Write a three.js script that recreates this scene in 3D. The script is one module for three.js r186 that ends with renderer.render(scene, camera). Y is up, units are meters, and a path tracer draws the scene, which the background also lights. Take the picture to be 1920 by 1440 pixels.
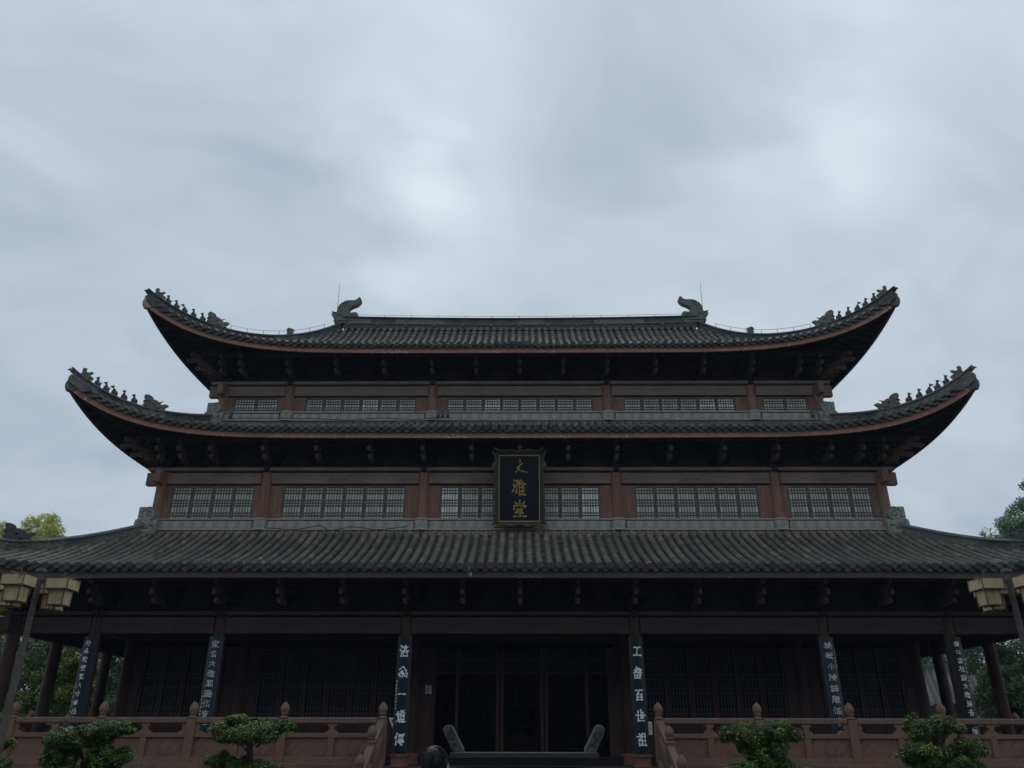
import * as THREE from 'three';
import { mergeGeometries } from 'three/addons/utils/BufferGeometryUtils.js';
import { RoundedBoxGeometry } from 'three/addons/geometries/RoundedBoxGeometry.js';
import { MarchingCubes } from 'three/addons/objects/MarchingCubes.js';

// ------------------------------------------------------------------ camera, sky, sun, exposure
const EYE = 1.6;                                   // eye height; y = 0 is the courtyard
const scene = new THREE.Scene();
const camera = new THREE.PerspectiveCamera(51.28, 4 / 3, 0.1, 2000);
camera.rotation.order = 'YXZ';
camera.rotation.set(THREE.MathUtils.degToRad(24.1), 0.0106, 0.0023);
camera.position.set(0, EYE, 20);

const renderer = new THREE.WebGLRenderer({ antialias: true });
renderer.toneMapping = THREE.LinearToneMapping;
renderer.toneMappingExposure = 1.2;
renderer.shadowMap.enabled = true;

const lerp = THREE.MathUtils.lerp, clamp = THREE.MathUtils.clamp, sstep = THREE.MathUtils.smoothstep;
const V = (x, y, z) => new THREE.Vector3(x, y, z);
function rng(seed) { let s = seed >>> 0; return () => { s = (s + 0x6d2b79f5) | 0; let t = Math.imul(s ^ (s >>> 15), 1 | s); t = (t + Math.imul(t ^ (t >>> 7), 61 | t)) ^ t; return ((t ^ (t >>> 14)) >>> 0) / 4294967296; }; }
function hash3(x, y, z) { let h = Math.imul(x, 374761393) ^ Math.imul(y, 668265263) ^ Math.imul(z, 2147483647 - 1274126177); h = Math.imul(h ^ (h >>> 13), 1274126177); h = Math.imul(h ^ (h >>> 15), 2246822519); return ((h ^ (h >>> 16)) >>> 0) / 4294967296; }
const fade = (t) => t * t * t * (t * (t * 6 - 15) + 10);
function noise3(x, y, z) {
  const xi = Math.floor(x), yi = Math.floor(y), zi = Math.floor(z), u = fade(x - xi), v = fade(y - yi), w = fade(z - zi);
  const h = (a, b, c) => hash3(xi + a, yi + b, zi + c);
  return lerp(lerp(lerp(h(0, 0, 0), h(1, 0, 0), u), lerp(h(0, 1, 0), h(1, 1, 0), u), v), lerp(lerp(h(0, 0, 1), h(1, 0, 1), u), lerp(h(0, 1, 1), h(1, 1, 1), u), v), w);
}
function fbm3(x, y, z, o = 5) { let s = 0, a = 0.5, n = 0; for (let i = 0; i < o; i++) { s += a * noise3(x, y, z); n += a; a *= 0.5; x = x * 2.03 + 7.1; y = y * 2.03 + 3.7; z = z * 2.03 + 1.3; } return s / n; }

{ // overcast sky: layered soft cloud, seen from below on a flat sheet
  const W = 1024, H = 512, data = new Float32Array(W * H * 4);
  const patches = [ // thin places in the cloud where the light comes through: direction, width, strength
    [-0.121, 0.601, 0.07, 0.15], [-0.098, 0.566, 0.11, 0.08], [-0.082, 0.722, 0.12, 0.08], [-0.109, 0.668, 0.1, 0.05], [0.357, 0.598, 0.055, 0.13], [0.291, 0.615, 0.07, 0.05],
    [0.389, 0.671, 0.12, 0.07], [0.468, 0.487, 0.09, 0.05], [-0.506, 0.594, 0.14, 0.07], [-0.267, 0.715, 0.1, 0.03], [-0.016, 0.503, 0.12, 0.05], [0.240, 0.531, 0.1, 0.03], [0.110, 0.682, 0.12, -0.07],
    [0.170, 0.719, 0.14, -0.05], [-0.317, 0.613, 0.16, -0.05], [-0.499, 0.466, 0.18, -0.06], [-0.410, 0.657, 0.1, -0.03], [0.017, 0.625, 0.1, -0.05], [0.506, 0.516, 0.09, -0.05], [-0.215, 0.535, 0.1, -0.03],
  ].map(([x, y, w, k]) => [V(x, y, -Math.sqrt(Math.max(0.05, 1 - x * x - y * y))).normalize(), w, k]);
  const d = V(0, 0, 0);
  for (let row = 0; row < H; row++) {
    const up = ((row + 0.5) / H - 0.5) * Math.PI, y = Math.sin(up);
    for (let col = 0; col < W; col++) {
      const r = ((col + 0.5) / W - 0.5) * 2 * Math.PI, x = Math.cos(r) * Math.cos(up), z = Math.sin(r) * Math.cos(up);
      d.set(x, y, z);
      const k = 1 / (Math.max(y, 0) + 0.32), px = x * k, pz = z * k;
      const wx = fbm3(px * 2.2 + 3, pz * 2.2, 5, 3) - 0.5, wz = fbm3(px * 2.2, pz * 2.2 + 9, 2, 3) - 0.5;
      const n1 = fbm3(px * 2.4 + wx * 1.6 + pz * 0.8, pz * 3.6 + wz * 1.6, 1.5, 5);
      const n2 = fbm3(px * 6.5 + wx * 2 + pz * 3.0, pz * 11 + wz * 3, 8.5, 5);
      let L = 0.525 * (0.95 + 0.13 * sstep(y, 0.1, 0.9)) + (n1 - 0.5) * 0.27 + (n2 - 0.5) * 0.14 + (fbm3(px * 16 + pz * 5 + wx * 6, pz * 20 + wz * 6, 4.5, 4) - 0.5) * 0.04;
      d.x += wx * 0.16 + (n2 - 0.5) * 0.1; d.y += wz * 0.16 + (n1 - 0.5) * 0.1; d.normalize();
      for (const [p, w, a] of patches) { const ang = Math.acos(clamp(d.dot(p), -1, 1)); L += (a < 0 ? 0.65 : 0.66) * a * (0.35 + 1.3 * n2) * Math.exp(-(ang * ang) / (w * w)); }
      L = Math.max(0.2, L) ;
      const t = clamp((L - 0.44) / 0.34, 0, 1), i = (row * W + col) * 4;
      L *= 0.925; data[i] = L * lerp(0.815, 0.95, t); data[i + 1] = L * lerp(0.985, 1.005, t); data[i + 2] = L * lerp(1.19, 1.06, t); data[i + 3] = 1;
      if (y < 0) { const f = sstep(-y, 0, 0.05); for (let c = 0; c < 3; c++) data[i + c] *= lerp(1, 0.45, f); }
    }
  }
  const sky = new THREE.DataTexture(data, W, H, THREE.RGBAFormat, THREE.FloatType);
  sky.mapping = THREE.EquirectangularReflectionMapping; sky.magFilter = THREE.LinearFilter; sky.minFilter = THREE.LinearFilter; sky.needsUpdate = true;
  scene.background = sky; scene.environment = sky;
}
const sun = new THREE.DirectionalLight(new THREE.Color().setRGB(1, 0.96, 0.9), 0.6);
sun.position.set(-6, 42, -38); sun.target.position.set(0, 5, -4);
sun.castShadow = true; sun.shadow.radius = 45; sun.shadow.mapSize.set(2048, 2048);
Object.assign(sun.shadow.camera, { left: -40, right: 40, top: 40, bottom: -40, near: 1, far: 140 });
scene.add(sun, sun.target);
scene.fog = new THREE.FogExp2(new THREE.Color().setRGB(0.55, 0.75, 1.0), 0.0006);

// ------------------------------------------------------------------ textures
let texCount = 0;
function pnoise(seed) { // periodic value noise: f(u, v, nx, ny) with u, v in 0..1
  return (u, v, nx, ny) => {
    const x = u * nx, y = v * ny, xi = Math.floor(x), yi = Math.floor(y), a = fade(x - xi), b = fade(y - yi), m = (i, n) => ((i % n) + n) % n;
    const h = (i, j) => hash3(m(xi + i, nx), m(yi + j, ny), seed + nx * 31 + ny * 17);
    return lerp(lerp(h(0, 0), h(1, 0), a), lerp(h(0, 1), h(1, 1), a), b);
  };
}
function pfbm(seed) { const n = pnoise(seed); return (u, v, nx, ny, o = 4) => { let s = 0, a = 0.5, t = 0; for (let i = 0; i < o; i++) { s += a * n(u, v, nx, ny); t += a; a *= 0.5; nx *= 2; ny *= 2; } return s / t; }; }
const enc = (x) => { x = clamp(x, 0, 1); return Math.round(255 * (x <= 0.0031308 ? 12.92 * x : 1.055 * Math.pow(x, 1 / 2.4) - 0.055)); };
function tex(w, h, f, srgb = true) { // f(u, v) -> linear rgb, or one number
  const d = new Uint8Array(w * h * 4);
  for (let j = 0; j < h; j++) for (let i = 0; i < w; i++) {
    const c = f((i + 0.5) / w, (j + 0.5) / h), o = (j * w + i) * 4;
    if (typeof c === 'number') { const b = Math.round(255 * clamp(c, 0, 1)); d[o] = d[o + 1] = d[o + 2] = b; } else { d[o] = enc(c[0]); d[o + 1] = enc(c[1]); d[o + 2] = enc(c[2]); }
    d[o + 3] = 255;
  }
  const t = new THREE.DataTexture(d, w, h); t.wrapS = t.wrapT = THREE.RepeatWrapping; t.magFilter = THREE.LinearFilter; t.minFilter = THREE.LinearMipmapLinearFilter; t.generateMipmaps = true;
  if (srgb) t.colorSpace = THREE.SRGBColorSpace; t.needsUpdate = true; texCount++; return t;
}
const rep = (t, x, y = x) => { t.repeat.set(x, y); return t; };
const mul = (c, k) => [c[0] * k, c[1] * k, c[2] * k];
const mixc = (a, b, t) => [lerp(a[0], b[0], t), lerp(a[1], b[1], t), lerp(a[2], b[2], t)];

function woodTex(seed, base, worn, amount, S = 512) {
  const f = pfbm(seed), g = pfbm(seed + 9);
  return tex(S, S, (u, v) => { const gr = f(u, v, 6, 96, 3), big = g(u, v, 3, 3, 4), fine = g(u, v, 60, 60, 2); return mixc(mul(base, 0.58 + 0.55 * gr + 0.45 * (big - 0.5) + 0.24 * fine - 0.3 * sstep(f(u, v, 3, 160, 2), 0.68, 0.8)), worn, amount * sstep(big + 0.35 * (fine - 0.5), 0.52, 0.8)); });
}
function stoneTex(seed, base, alt, S = 512) {
  base = [base[0] * 1.08, base[1] * 0.985, base[2] * 0.89]; alt = [alt[0] * 1.06, alt[1] * 0.95, alt[2] * 0.84];
  const f = pfbm(seed), g = pfbm(seed + 5);
  return tex(S, S, (u, v) => { const a = f(u, v, 4, 4, 5), b = g(u, v, 24, 24, 3), c = g(u, v, 120, 120, 1); return mixc(mul(base, 0.62 + 0.5 * a + 0.24 * b + 0.12 * c), alt, 0.75 * sstep(a + 0.3 * (b - 0.5), 0.5, 0.72)); });
}
const roughBump = tex(512, 512, (() => { const f = pfbm(77), g = pfbm(78); return (u, v) => 0.6 * f(u, v, 16, 16, 4) + 0.4 * g(u, v, 90, 90, 2); })(), false);
const carveBump = tex(512, 512, (() => { const f = pfbm(81), g = pfbm(82); return (u, v) => { const a = f(u, v, 6, 6, 2) * 9, s = 0.5 + 0.5 * Math.sin(a * 5); return 0.75 * sstep(s, 0.3, 0.7) + 0.25 * g(u, v, 40, 40, 3); }; })(), false);

const std = (o) => new THREE.MeshStandardMaterial(o);
const matt = (o) => new THREE.MeshPhysicalMaterial({ specularIntensity: 0.25, ...o }); // dry, weathered paint
const lin = (r, g, b) => new THREE.Color().setRGB(r, g, b);
const M = {};
M.wood = matt({ name: 'painted_wood', map: rep(woodTex(1, [0.27, 0.158, 0.122], [0.32, 0.22, 0.178], 0.45), 0.5), roughness: 0.62, bumpMap: rep(roughBump.clone(), 1), bumpScale: 0.004 }); M.wood.map.rotation = Math.PI / 2;
M.beam = matt({ name: 'beam_wood', map: rep(woodTex(2, [0.265, 0.192, 0.162], [0.33, 0.25, 0.212], 0.5), 0.5), roughness: 0.62, bumpMap: rep(roughBump.clone(), 1), bumpScale: 0.004 });
M.column = matt({ name: 'column_paint', map: rep(woodTex(3, [0.29, 0.166, 0.118], [0.22, 0.145, 0.112], 0.8), 0.4, 0.6), roughness: 0.5, bumpMap: rep(roughBump.clone(), 1), bumpScale: 0.003 }); M.column.map.rotation = Math.PI / 2;
M.shadedPorchPaint = matt({ name: 'shaded_porch_paint', map: rep(woodTex(33, [0.085, 0.047, 0.042], [0.068, 0.045, 0.04], 0.6), 0.4, 0.6), roughness: 0.5, bumpMap: rep(roughBump.clone(), 1), bumpScale: 0.003 }); M.shadedPorchPaint.map.rotation = Math.PI / 2;  // column paint darkened: the porch shade is put into its colour
M.shadedPorchBeam = matt({ name: 'shaded_porch_beam_wood', map: rep(woodTex(34, [0.07, 0.046, 0.043], [0.085, 0.058, 0.052], 0.5), 0.5), roughness: 0.62, bumpMap: rep(roughBump.clone(), 1), bumpScale: 0.004 });  // beam wood with the porch shade mixed into its colour
M.darkwood = matt({ name: 'dark_wood', map: rep(woodTex(4, [0.04, 0.03, 0.03], [0.055, 0.042, 0.04], 0.4), 0.5), roughness: 0.75 });
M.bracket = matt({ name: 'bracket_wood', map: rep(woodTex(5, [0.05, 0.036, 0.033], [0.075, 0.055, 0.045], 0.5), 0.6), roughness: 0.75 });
M.shadedArmWood = matt({ name: 'shaded_bracket_arm_wood', map: rep(woodTex(36, [0.028, 0.023, 0.022], [0.04, 0.032, 0.03], 0.5), 0.6), roughness: 0.8 });  // cross arms darkened in colour to read as under-eave shade
M.beak = matt({ name: 'lit_bracket_beak_wood', map: rep(woodTex(37, [0.11, 0.08, 0.066], [0.145, 0.11, 0.09], 0.5), 0.6), roughness: 0.75 });  // same brackets, paler to paint in light on the front faces
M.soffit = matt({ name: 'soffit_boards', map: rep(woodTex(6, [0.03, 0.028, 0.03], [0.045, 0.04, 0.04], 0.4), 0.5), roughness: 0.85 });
{ // eave boards: red paint that flakes to a white ground along the lower edge, with vertical streaks
  const f = pfbm(21), g = pfbm(22);
  const mk = (base, dark, chips, thr) => tex(2048, 128, (u, v) => {
    const streak = f(u, v, 256, 2, 3), big = g(u, v, 24, 2, 3);
    let c = mixc(mul(base, 0.72 + 0.42 * streak), dark, 0.7 * sstep(big, 0.45, 0.75));
    const fl = f(u + 0.31, v, 300, 10, 3) + 0.42 * (g(u, v, 40, 1, 2) - 0.5) - 0.13 * Math.abs(v - 0.12);
    if (fl > thr) c = mixc(c, chips, sstep(fl, thr, thr + 0.03));
    return c;
  });
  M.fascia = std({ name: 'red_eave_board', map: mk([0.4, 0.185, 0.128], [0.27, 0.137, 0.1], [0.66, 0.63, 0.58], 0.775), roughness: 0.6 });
  M.fasciaDark = std({ name: 'brown_and_shaded_eave_board', map: mk([0.125, 0.08, 0.075], [0.09, 0.062, 0.06], [0.5, 0.48, 0.45], 0.89), roughness: 0.65 });  // brown paint of the lowest eave; also painted-in shade on side boards
}
M.shadedPorchLattice = matt({ name: 'shaded_porch_lattice_wood', map: rep(woodTex(35, [0.12, 0.115, 0.115], [0.14, 0.13, 0.125], 0.5), 1), roughness: 0.7 });  // darker copy of the window lattice, porch shade in its colour
M.lattice = matt({ name: 'lattice_wood', map: rep(woodTex(7, [0.175, 0.166, 0.15], [0.21, 0.19, 0.17], 0.5), 1), roughness: 0.7 });
const paneTex = (() => { const f = pfbm(31); return tex(256, 256, (u, v) => { const n = f(u, v, 5, 5, 4), s = f(u + 0.4, v, 40, 3, 2); return mul([0.8, 0.77, 0.69], 0.62 + 0.5 * n + 0.25 * s); }); })();
M.pane = std({ name: 'dull_window_pane', map: rep(paneTex, 0.8), roughness: 0.3 });
M.paneBright = std({ name: 'pale_window_pane', map: rep(paneTex.clone(), 0.8), color: lin(1.5, 1.55, 1.6), roughness: 0.25 });
M.paneDark = matt({ name: 'dark_window_pane', color: lin(0.012, 0.016, 0.022), roughness: 0.3 });
const tileTex = (() => { const f = pfbm(41), g = pfbm(42); return tex(512, 512, (u, v) => { const a = f(u, v, 8, 8, 4), b = g(u, v, 48, 48, 3); let c = mul([1, 1, 1], 0.5 + 0.45 * a + 0.35 * b); c = mixc(c, [1.0, 0.98, 0.78], 0.5 * sstep(a + 0.4 * (b - 0.5), 0.58, 0.75)); return c; }); })();
const tileMat = (c) => std({ name: 'roof_tile_clay', map: rep(tileTex, 1.3), color: lin(...c), roughness: 0.72, bumpMap: rep(roughBump.clone(), 2), bumpScale: 0.006 });
const TILE_TONES = [[0.136, 0.125, 0.105], [0.114, 0.107, 0.092], [0.156, 0.142, 0.113], [0.213, 0.188, 0.141]], TILE_PALE = [[0.208, 0.173, 0.125], [0.257, 0.212, 0.149], [0.174, 0.148, 0.112]];
M.tiles = [...TILE_TONES, ...TILE_PALE].map(tileMat);
M.tileAny = tileMat([1, 1, 1]);
M.tileEnd = [[0.092, 0.095, 0.093], [0.125, 0.128, 0.12], [0.07, 0.073, 0.072]].map(tileMat);
M.stone = std({ name: 'grey_ridge_stone', map: rep(stoneTex(8, [0.185, 0.2, 0.2], [0.115, 0.128, 0.126]), 0.8), roughness: 0.8, bumpMap: rep(carveBump.clone(), 1.6), bumpScale: 0.016 });
M.stone2 = std({ name: 'pale_ridge_stone', map: rep(stoneTex(9, [0.19, 0.195, 0.18], [0.125, 0.13, 0.12]), 0.8), roughness: 0.8, bumpMap: rep(carveBump.clone(), 1.6), bumpScale: 0.016 });
M.stone3 = std({ name: 'dark_ridge_stone', map: rep(stoneTex(10, [0.095, 0.105, 0.108], [0.075, 0.085, 0.075]), 0.8), roughness: 0.8, bumpMap: rep(carveBump.clone(), 1.6), bumpScale: 0.016 });
M.plainStone = std({ name: 'smooth_grey_stone', map: rep(stoneTex(11, [0.36, 0.375, 0.362], [0.27, 0.285, 0.275]), 0.7), roughness: 0.75, bumpMap: rep(roughBump.clone(), 1), bumpScale: 0.006 });
M.paleCarved = std({ name: 'grey_carved_stone', map: rep(stoneTex(32, [0.4, 0.42, 0.41], [0.26, 0.28, 0.28]), 1.5), roughness: 0.8, bumpMap: rep(carveBump.clone(), 2.5), bumpScale: 0.02 });
M.paleStone = std({ name: 'bleached_stone', map: rep(stoneTex(12, [0.42, 0.42, 0.38], [0.3, 0.3, 0.27]), 0.7), roughness: 0.8, bumpMap: rep(carveBump.clone(), 1.2), bumpScale: 0.012 });
{ // carved frieze on the grey wall foot: slanting wavy lines in each field
  const f = pfbm(51), W = 256, H = 96, motif = (u, v) => {
    const x = (u - 0.5) / 0.3, y = (v - 0.5) / 0.33; if (Math.abs(x) > 1 || Math.abs(y) > 1) return 0;
    const e = sstep(1 - Math.abs(x), 0, 0.1) * sstep(1 - Math.abs(y), 0, 0.15), q = x * 3.3 - y * 1.3 + 0.32 * Math.sin(y * 5 + Math.floor(x * 3.3) * 2.2);
    return e * sstep(Math.abs((((q % 1) + 1) % 1) - 0.5), 0.23, 0.32);
  };
  const map = tex(W, H, (u, v) => mixc(mul([0.345, 0.335, 0.3], 0.7 + 0.55 * f(u, v, 5, 3, 4)), [0.85, 0.85, 0.78], 0.75 * motif(u, v))), bump = tex(W, H, (u, v) => 0.3 + 0.6 * motif(u, v), false);
  map.offset.set(0, 0.5); bump.offset.set(0, 0.5); M.frieze = std({ name: 'carved_grey_frieze', map: rep(map, 1 / 0.31, 1 / 0.26), bumpMap: rep(bump, 1 / 0.31, 1 / 0.26), bumpScale: 0.02, roughness: 0.8 });
}
{ // red sandstone with slanting veins and stains
  const f = pfbm(61), g = pfbm(62), mk = (base, dark, vein) => tex(1024, 1024, (u, v) => {
    const a = f(u, v, 4, 4, 5), b = g(u, v, 64, 64, 3), w = f(u + 0.2, v, 3, 3, 4), line = Math.abs(Math.sin((u * 3 + v * 4 + w * 1.6) * Math.PI * 2)), th = g(u, v, 5, 5, 3);
    let c = mul(base, 0.68 + 0.42 * a + 0.22 * b); c = mixc(c, dark, 0.35 * vein * sstep(0.1 - line, 0, 0.1) * sstep(th, 0.45, 0.6)); c = mixc(c, dark, vein * 0.75 * sstep(f(v - u + 1, u, 36, 3, 3) + 0.3 * (th - 0.5), 0.5, 0.72)); return mixc(c, dark, 0.75 * sstep(a + 0.4 * (b - 0.5), 0.52, 0.68));
  });
  M.redStone = std({ name: 'red_sandstone', map: rep(mk([0.235, 0.138, 0.098], [0.125, 0.098, 0.075], 0.15), 0.5), roughness: 0.82, bumpMap: rep(roughBump.clone(), 1), bumpScale: 0.008 });
  M.redPanel = std({ name: 'veined_red_sandstone', map: rep(mk([0.235, 0.13, 0.092], [0.085, 0.06, 0.046], 0.85), 0.45), roughness: 0.82, bumpMap: rep(roughBump.clone(), 1), bumpScale: 0.006 });
  M.greyRed = std({ name: 'weathered_red_sandstone', map: rep(mk([0.2, 0.132, 0.1], [0.115, 0.1, 0.08], 0.3), 0.6), roughness: 0.85, bumpMap: rep(roughBump.clone(), 1), bumpScale: 0.008 });
  M.pedestal = std({ name: 'pedestal_red_stone', map: rep(mk([0.25, 0.1, 0.072], [0.16, 0.08, 0.062], 0.2), 0.7), roughness: 0.75 });
}
M.altar = std({ name: 'rough_green_grey_stone', map: rep(stoneTex(13, [0.145, 0.155, 0.148], [0.06, 0.075, 0.07]), 1.2), roughness: 0.85, bumpMap: rep(carveBump.clone(), 3), bumpScale: 0.03 });
M.altarTop = std({ name: 'smooth_slab_stone', map: rep(stoneTex(14, [0.042, 0.05, 0.053], [0.032, 0.037, 0.04]), 0.9), roughness: 0.7, bumpMap: rep(roughBump.clone(), 1), bumpScale: 0.004 });
M.iron = std({ name: 'grey_painted_iron', map: rep(stoneTex(15, [0.12, 0.115, 0.11], [0.09, 0.08, 0.075]), 2), roughness: 0.6 });
M.black = std({ name: 'black_plastic', color: lin(0.02, 0.021, 0.024), roughness: 0.45 });
M.wire = std({ name: 'grey_wire', color: lin(0.3, 0.32, 0.33), roughness: 0.5, metalness: 0.4 });
M.cable = std({ name: 'black_cable', color: lin(0.03, 0.03, 0.032), roughness: 0.6 });
{ const f = pfbm(91), g = pfbm(92); M.shade = std({ name: 'parchment_lamp_shade', map: rep(tex(256, 256, (u, v) => mixc(mul([0.66, 0.51, 0.29], 0.72 + 0.3 * f(u, v, 18, 3, 3) + 0.15 * g(u, v, 50, 50, 2)), [0.2, 0.165, 0.1], 0.85 * sstep(f(u, v, 9, 3, 3), 0.6, 0.76))), 1.3), roughness: 0.7 }); }
M.gold = std({ name: 'worn_gilding', color: lin(0.5, 0.37, 0.14), roughness: 0.45, metalness: 0.3 });
M.goldDull = std({ name: 'dulled_gilding', color: lin(0.17, 0.145, 0.09), roughness: 0.6 });
M.lacquer = std({ name: 'black_lacquer', map: rep(woodTex(16, [0.016, 0.019, 0.03], [0.024, 0.028, 0.04], 0.5), 0.8), roughness: 0.38 });
M.frameDark = std({ name: 'dark_carved_frame', map: rep(woodTex(17, [0.07, 0.065, 0.055], [0.12, 0.1, 0.06], 0.6), 1), roughness: 0.55, bumpMap: rep(carveBump.clone(), 4), bumpScale: 0.012 });
M.white = std({ name: 'white_plate', color: lin(0.72, 0.72, 0.7), roughness: 0.5 });
M.paving = std({ name: 'paving_stone', map: rep(stoneTex(18, [0.1, 0.098, 0.095], [0.075, 0.075, 0.072]), 0.4), roughness: 0.85, bumpMap: rep(roughBump.clone(), 0.5), bumpScale: 0.006 });
M.bark = std({ name: 'bark', map: rep(woodTex(19, [0.13, 0.105, 0.08], [0.19, 0.17, 0.14], 0.5), 3, 1), roughness: 0.95, bumpMap: rep(roughBump.clone(), 4), bumpScale: 0.02 });
M.leaf = std({ name: 'green_leaves', vertexColors: true, roughness: 0.5, side: THREE.DoubleSide });
M.thinLeaf = new THREE.MeshPhysicalMaterial({ name: 'thin_leaves', vertexColors: true, roughness: 0.8, transmission: 0.4, thickness: 0, side: THREE.DoubleSide });
M.plaster = std({ name: 'grey_plaster', map: rep(stoneTex(20, [0.3, 0.3, 0.29], [0.22, 0.22, 0.21]), 0.3), roughness: 0.9 });
M.bronze = std({ name: 'dark_bronze', color: lin(0.05, 0.045, 0.04), roughness: 0.5, metalness: 0.5 });

// ------------------------------------------------------------------ geometry helpers
const taken = new Map();
function numbered(name) { const n = taken.get(name) ?? 0; taken.set(name, n + 1); return n ? name + '_' + String(n).padStart(3, '0') : name; }
function tag(o, label, category, group, kind) { if (label) o.userData.label = label; if (category) o.userData.category = category; if (group) o.userData.group = group; if (kind) o.userData.kind = kind; return o; }
function thing(name, pos = [0, 0, 0], turn = 0) { const g = new THREE.Group(); g.name = numbered(name); g.position.set(...pos); g.rotation.y = turn; scene.add(g); return g; }
function part(name, parent, pos) { const g = new THREE.Group(); g.name = name; if (pos) g.position.set(...pos); parent.add(g); return g; }
function metresUV(g) { // box projection, one unit per metre
  const p = g.attributes.position, n = g.attributes.normal, uv = new Float32Array(p.count * 2);
  for (let i = 0; i < p.count; i++) {
    const ax = Math.abs(n.getX(i)), ay = Math.abs(n.getY(i)), az = Math.abs(n.getZ(i)), x = p.getX(i), y = p.getY(i), z = p.getZ(i);
    if (az >= ax && az >= ay) { uv[i * 2] = x; uv[i * 2 + 1] = y; } else if (ax >= ay) { uv[i * 2] = z + 0.37; uv[i * 2 + 1] = y; } else { uv[i * 2] = x; uv[i * 2 + 1] = z + 0.61; }
  }
  return g.setAttribute('uv', new THREE.BufferAttribute(uv, 2));
}
const _m = new THREE.Matrix4(), _q = new THREE.Quaternion(), _e = new THREE.Euler();
class Shape3 {
  constructor() { this.list = []; }
  add(g, m) { g = g.index ? g.toNonIndexed() : g.clone(); for (const k of Object.keys(g.attributes)) if (k !== 'position' && k !== 'normal' && k !== 'uv') g.deleteAttribute(k); if (!g.attributes.uv) g.setAttribute('uv', new THREE.BufferAttribute(new Float32Array(g.attributes.position.count * 2), 2)); if (m) g.applyMatrix4(m); this.list.push(g); return this; }
  place(g, x, y, z, rx = 0, ry = 0, rz = 0, sx = 1, sy = 1, sz = 1) { _m.compose(V(x, y, z), _q.setFromEuler(_e.set(rx, ry, rz, 'YXZ')), V(sx, sy, sz)); return this.add(g, _m); }
  box(x, y, z, w, h, d, bevel = 0, rx = 0, ry = 0, rz = 0) { return this.place(bevel ? new RoundedBoxGeometry(w, h, d, 1, Math.min(bevel, w * 0.45, h * 0.45, d * 0.45)) : new THREE.BoxGeometry(w, h, d), x, y, z, rx, ry, rz); }
  cyl(x, y0, z, y1, r0, r1 = r0, seg = 16) { return this.place(new THREE.CylinderGeometry(r1, r0, y1 - y0, seg, 1), x, (y0 + y1) / 2, z); }
  rod(a, b, r0, r1 = r0, seg = 8) { const d = b.clone().sub(a), L = d.length(); _m.compose(a.clone().add(b).multiplyScalar(0.5), _q.setFromUnitVectors(V(0, 1, 0), d.normalize()), V(1, 1, 1)); return this.add(new THREE.CylinderGeometry(r1, r0, L, seg, 1), _m); }
  lathe(pts, x, y, z, seg = 18) { return this.place(new THREE.LatheGeometry(pts.map(([r, h]) => new THREE.Vector2(r, h)), seg), x, y, z); }
  geometry(uv = true) { const g = mergeGeometries(this.list, false); return uv ? metresUV(g) : g; }
  build(name, mat, parent, uv = true) { const m = new THREE.Mesh(this.geometry(uv), mat); m.name = name; parent.add(m); return m; }
}
const S3 = () => new Shape3();
function mesh(name, geo, mat, parent, pos, rot) { const m = new THREE.Mesh(geo, mat); m.name = name; if (pos) m.position.set(...pos); if (rot) m.rotation.set(...rot); parent.add(m); return m; }
function extrude(pts, depth, bevel = 0.02, curve = 6) { const s = new THREE.Shape(pts.map(([x, y]) => new THREE.Vector2(x, y))); const g = new THREE.ExtrudeGeometry(s, { depth, bevelEnabled: bevel > 0, bevelSize: bevel, bevelThickness: bevel, bevelSegments: 2, curveSegments: curve }); g.translate(0, 0, -depth / 2); return g; }
function smoothOutline(pts, n = 4) { const c = new THREE.CatmullRomCurve3(pts.map(([x, y]) => V(x, y, 0)), true, 'centripetal'); return c.getPoints(pts.length * n).slice(0, -1).map((p) => [p.x, p.y]); }
function tube(pts, r, seg = 40, rad = 5) { return new THREE.TubeGeometry(new THREE.CatmullRomCurve3(pts), seg, r, rad, false); }

// ------------------------------------------------------------------ ground and terrace
const FLOOR = 1.07, CURB = 1.19;                  // terrace floor; foot of the balustrades
{
  const g = new THREE.PlaneGeometry(1600, 1600); g.rotateX(-Math.PI / 2);
  mesh('ground', metresUV(g), M.paving, scene).userData.kind = 'structure';
  const t = thing('terrace'); t.userData.kind = 'structure';
  S3().box(0, 0.47, -5, 27.6, 0.94, 14, 0.02).build('retaining_wall', M.greyRed, t);
  S3().box(0, 1.005, -5, 27.8, 0.13, 14.2, 0.02).build('floor', M.paving, t);
  for (const s of [-1, 1]) { S3().box(s * 8.39, 1.13, 1.88, 11.0, 0.13, 0.3, 0.015).build('kerb', M.redStone, t); S3().box(s * 13.75, 1.13, -5.2, 0.3, 0.13, 13.8, 0.015).build('kerb', M.redStone, t); }
  const st = thing('steps'); st.userData.kind = 'structure';
  for (let k = 0; k < 7; k++) S3().box(0, (7 - k) * 0.15 / 2, 2.27 + k * 0.32, 5.58, (7 - k) * 0.15 - 0.01, 0.34, 0.015).build('step', M.greyRed, st);
}

// ------------------------------------------------------------------ the hall
const hall = thing('temple_hall');
tag(hall, 'three-tiered dark red timber hall with sweeping grey tiled roofs', 'temple hall');
const BAY = [2.74, 7.24, 10.24], BAY3 = [2.74, 7.26, 9.36];

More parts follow.
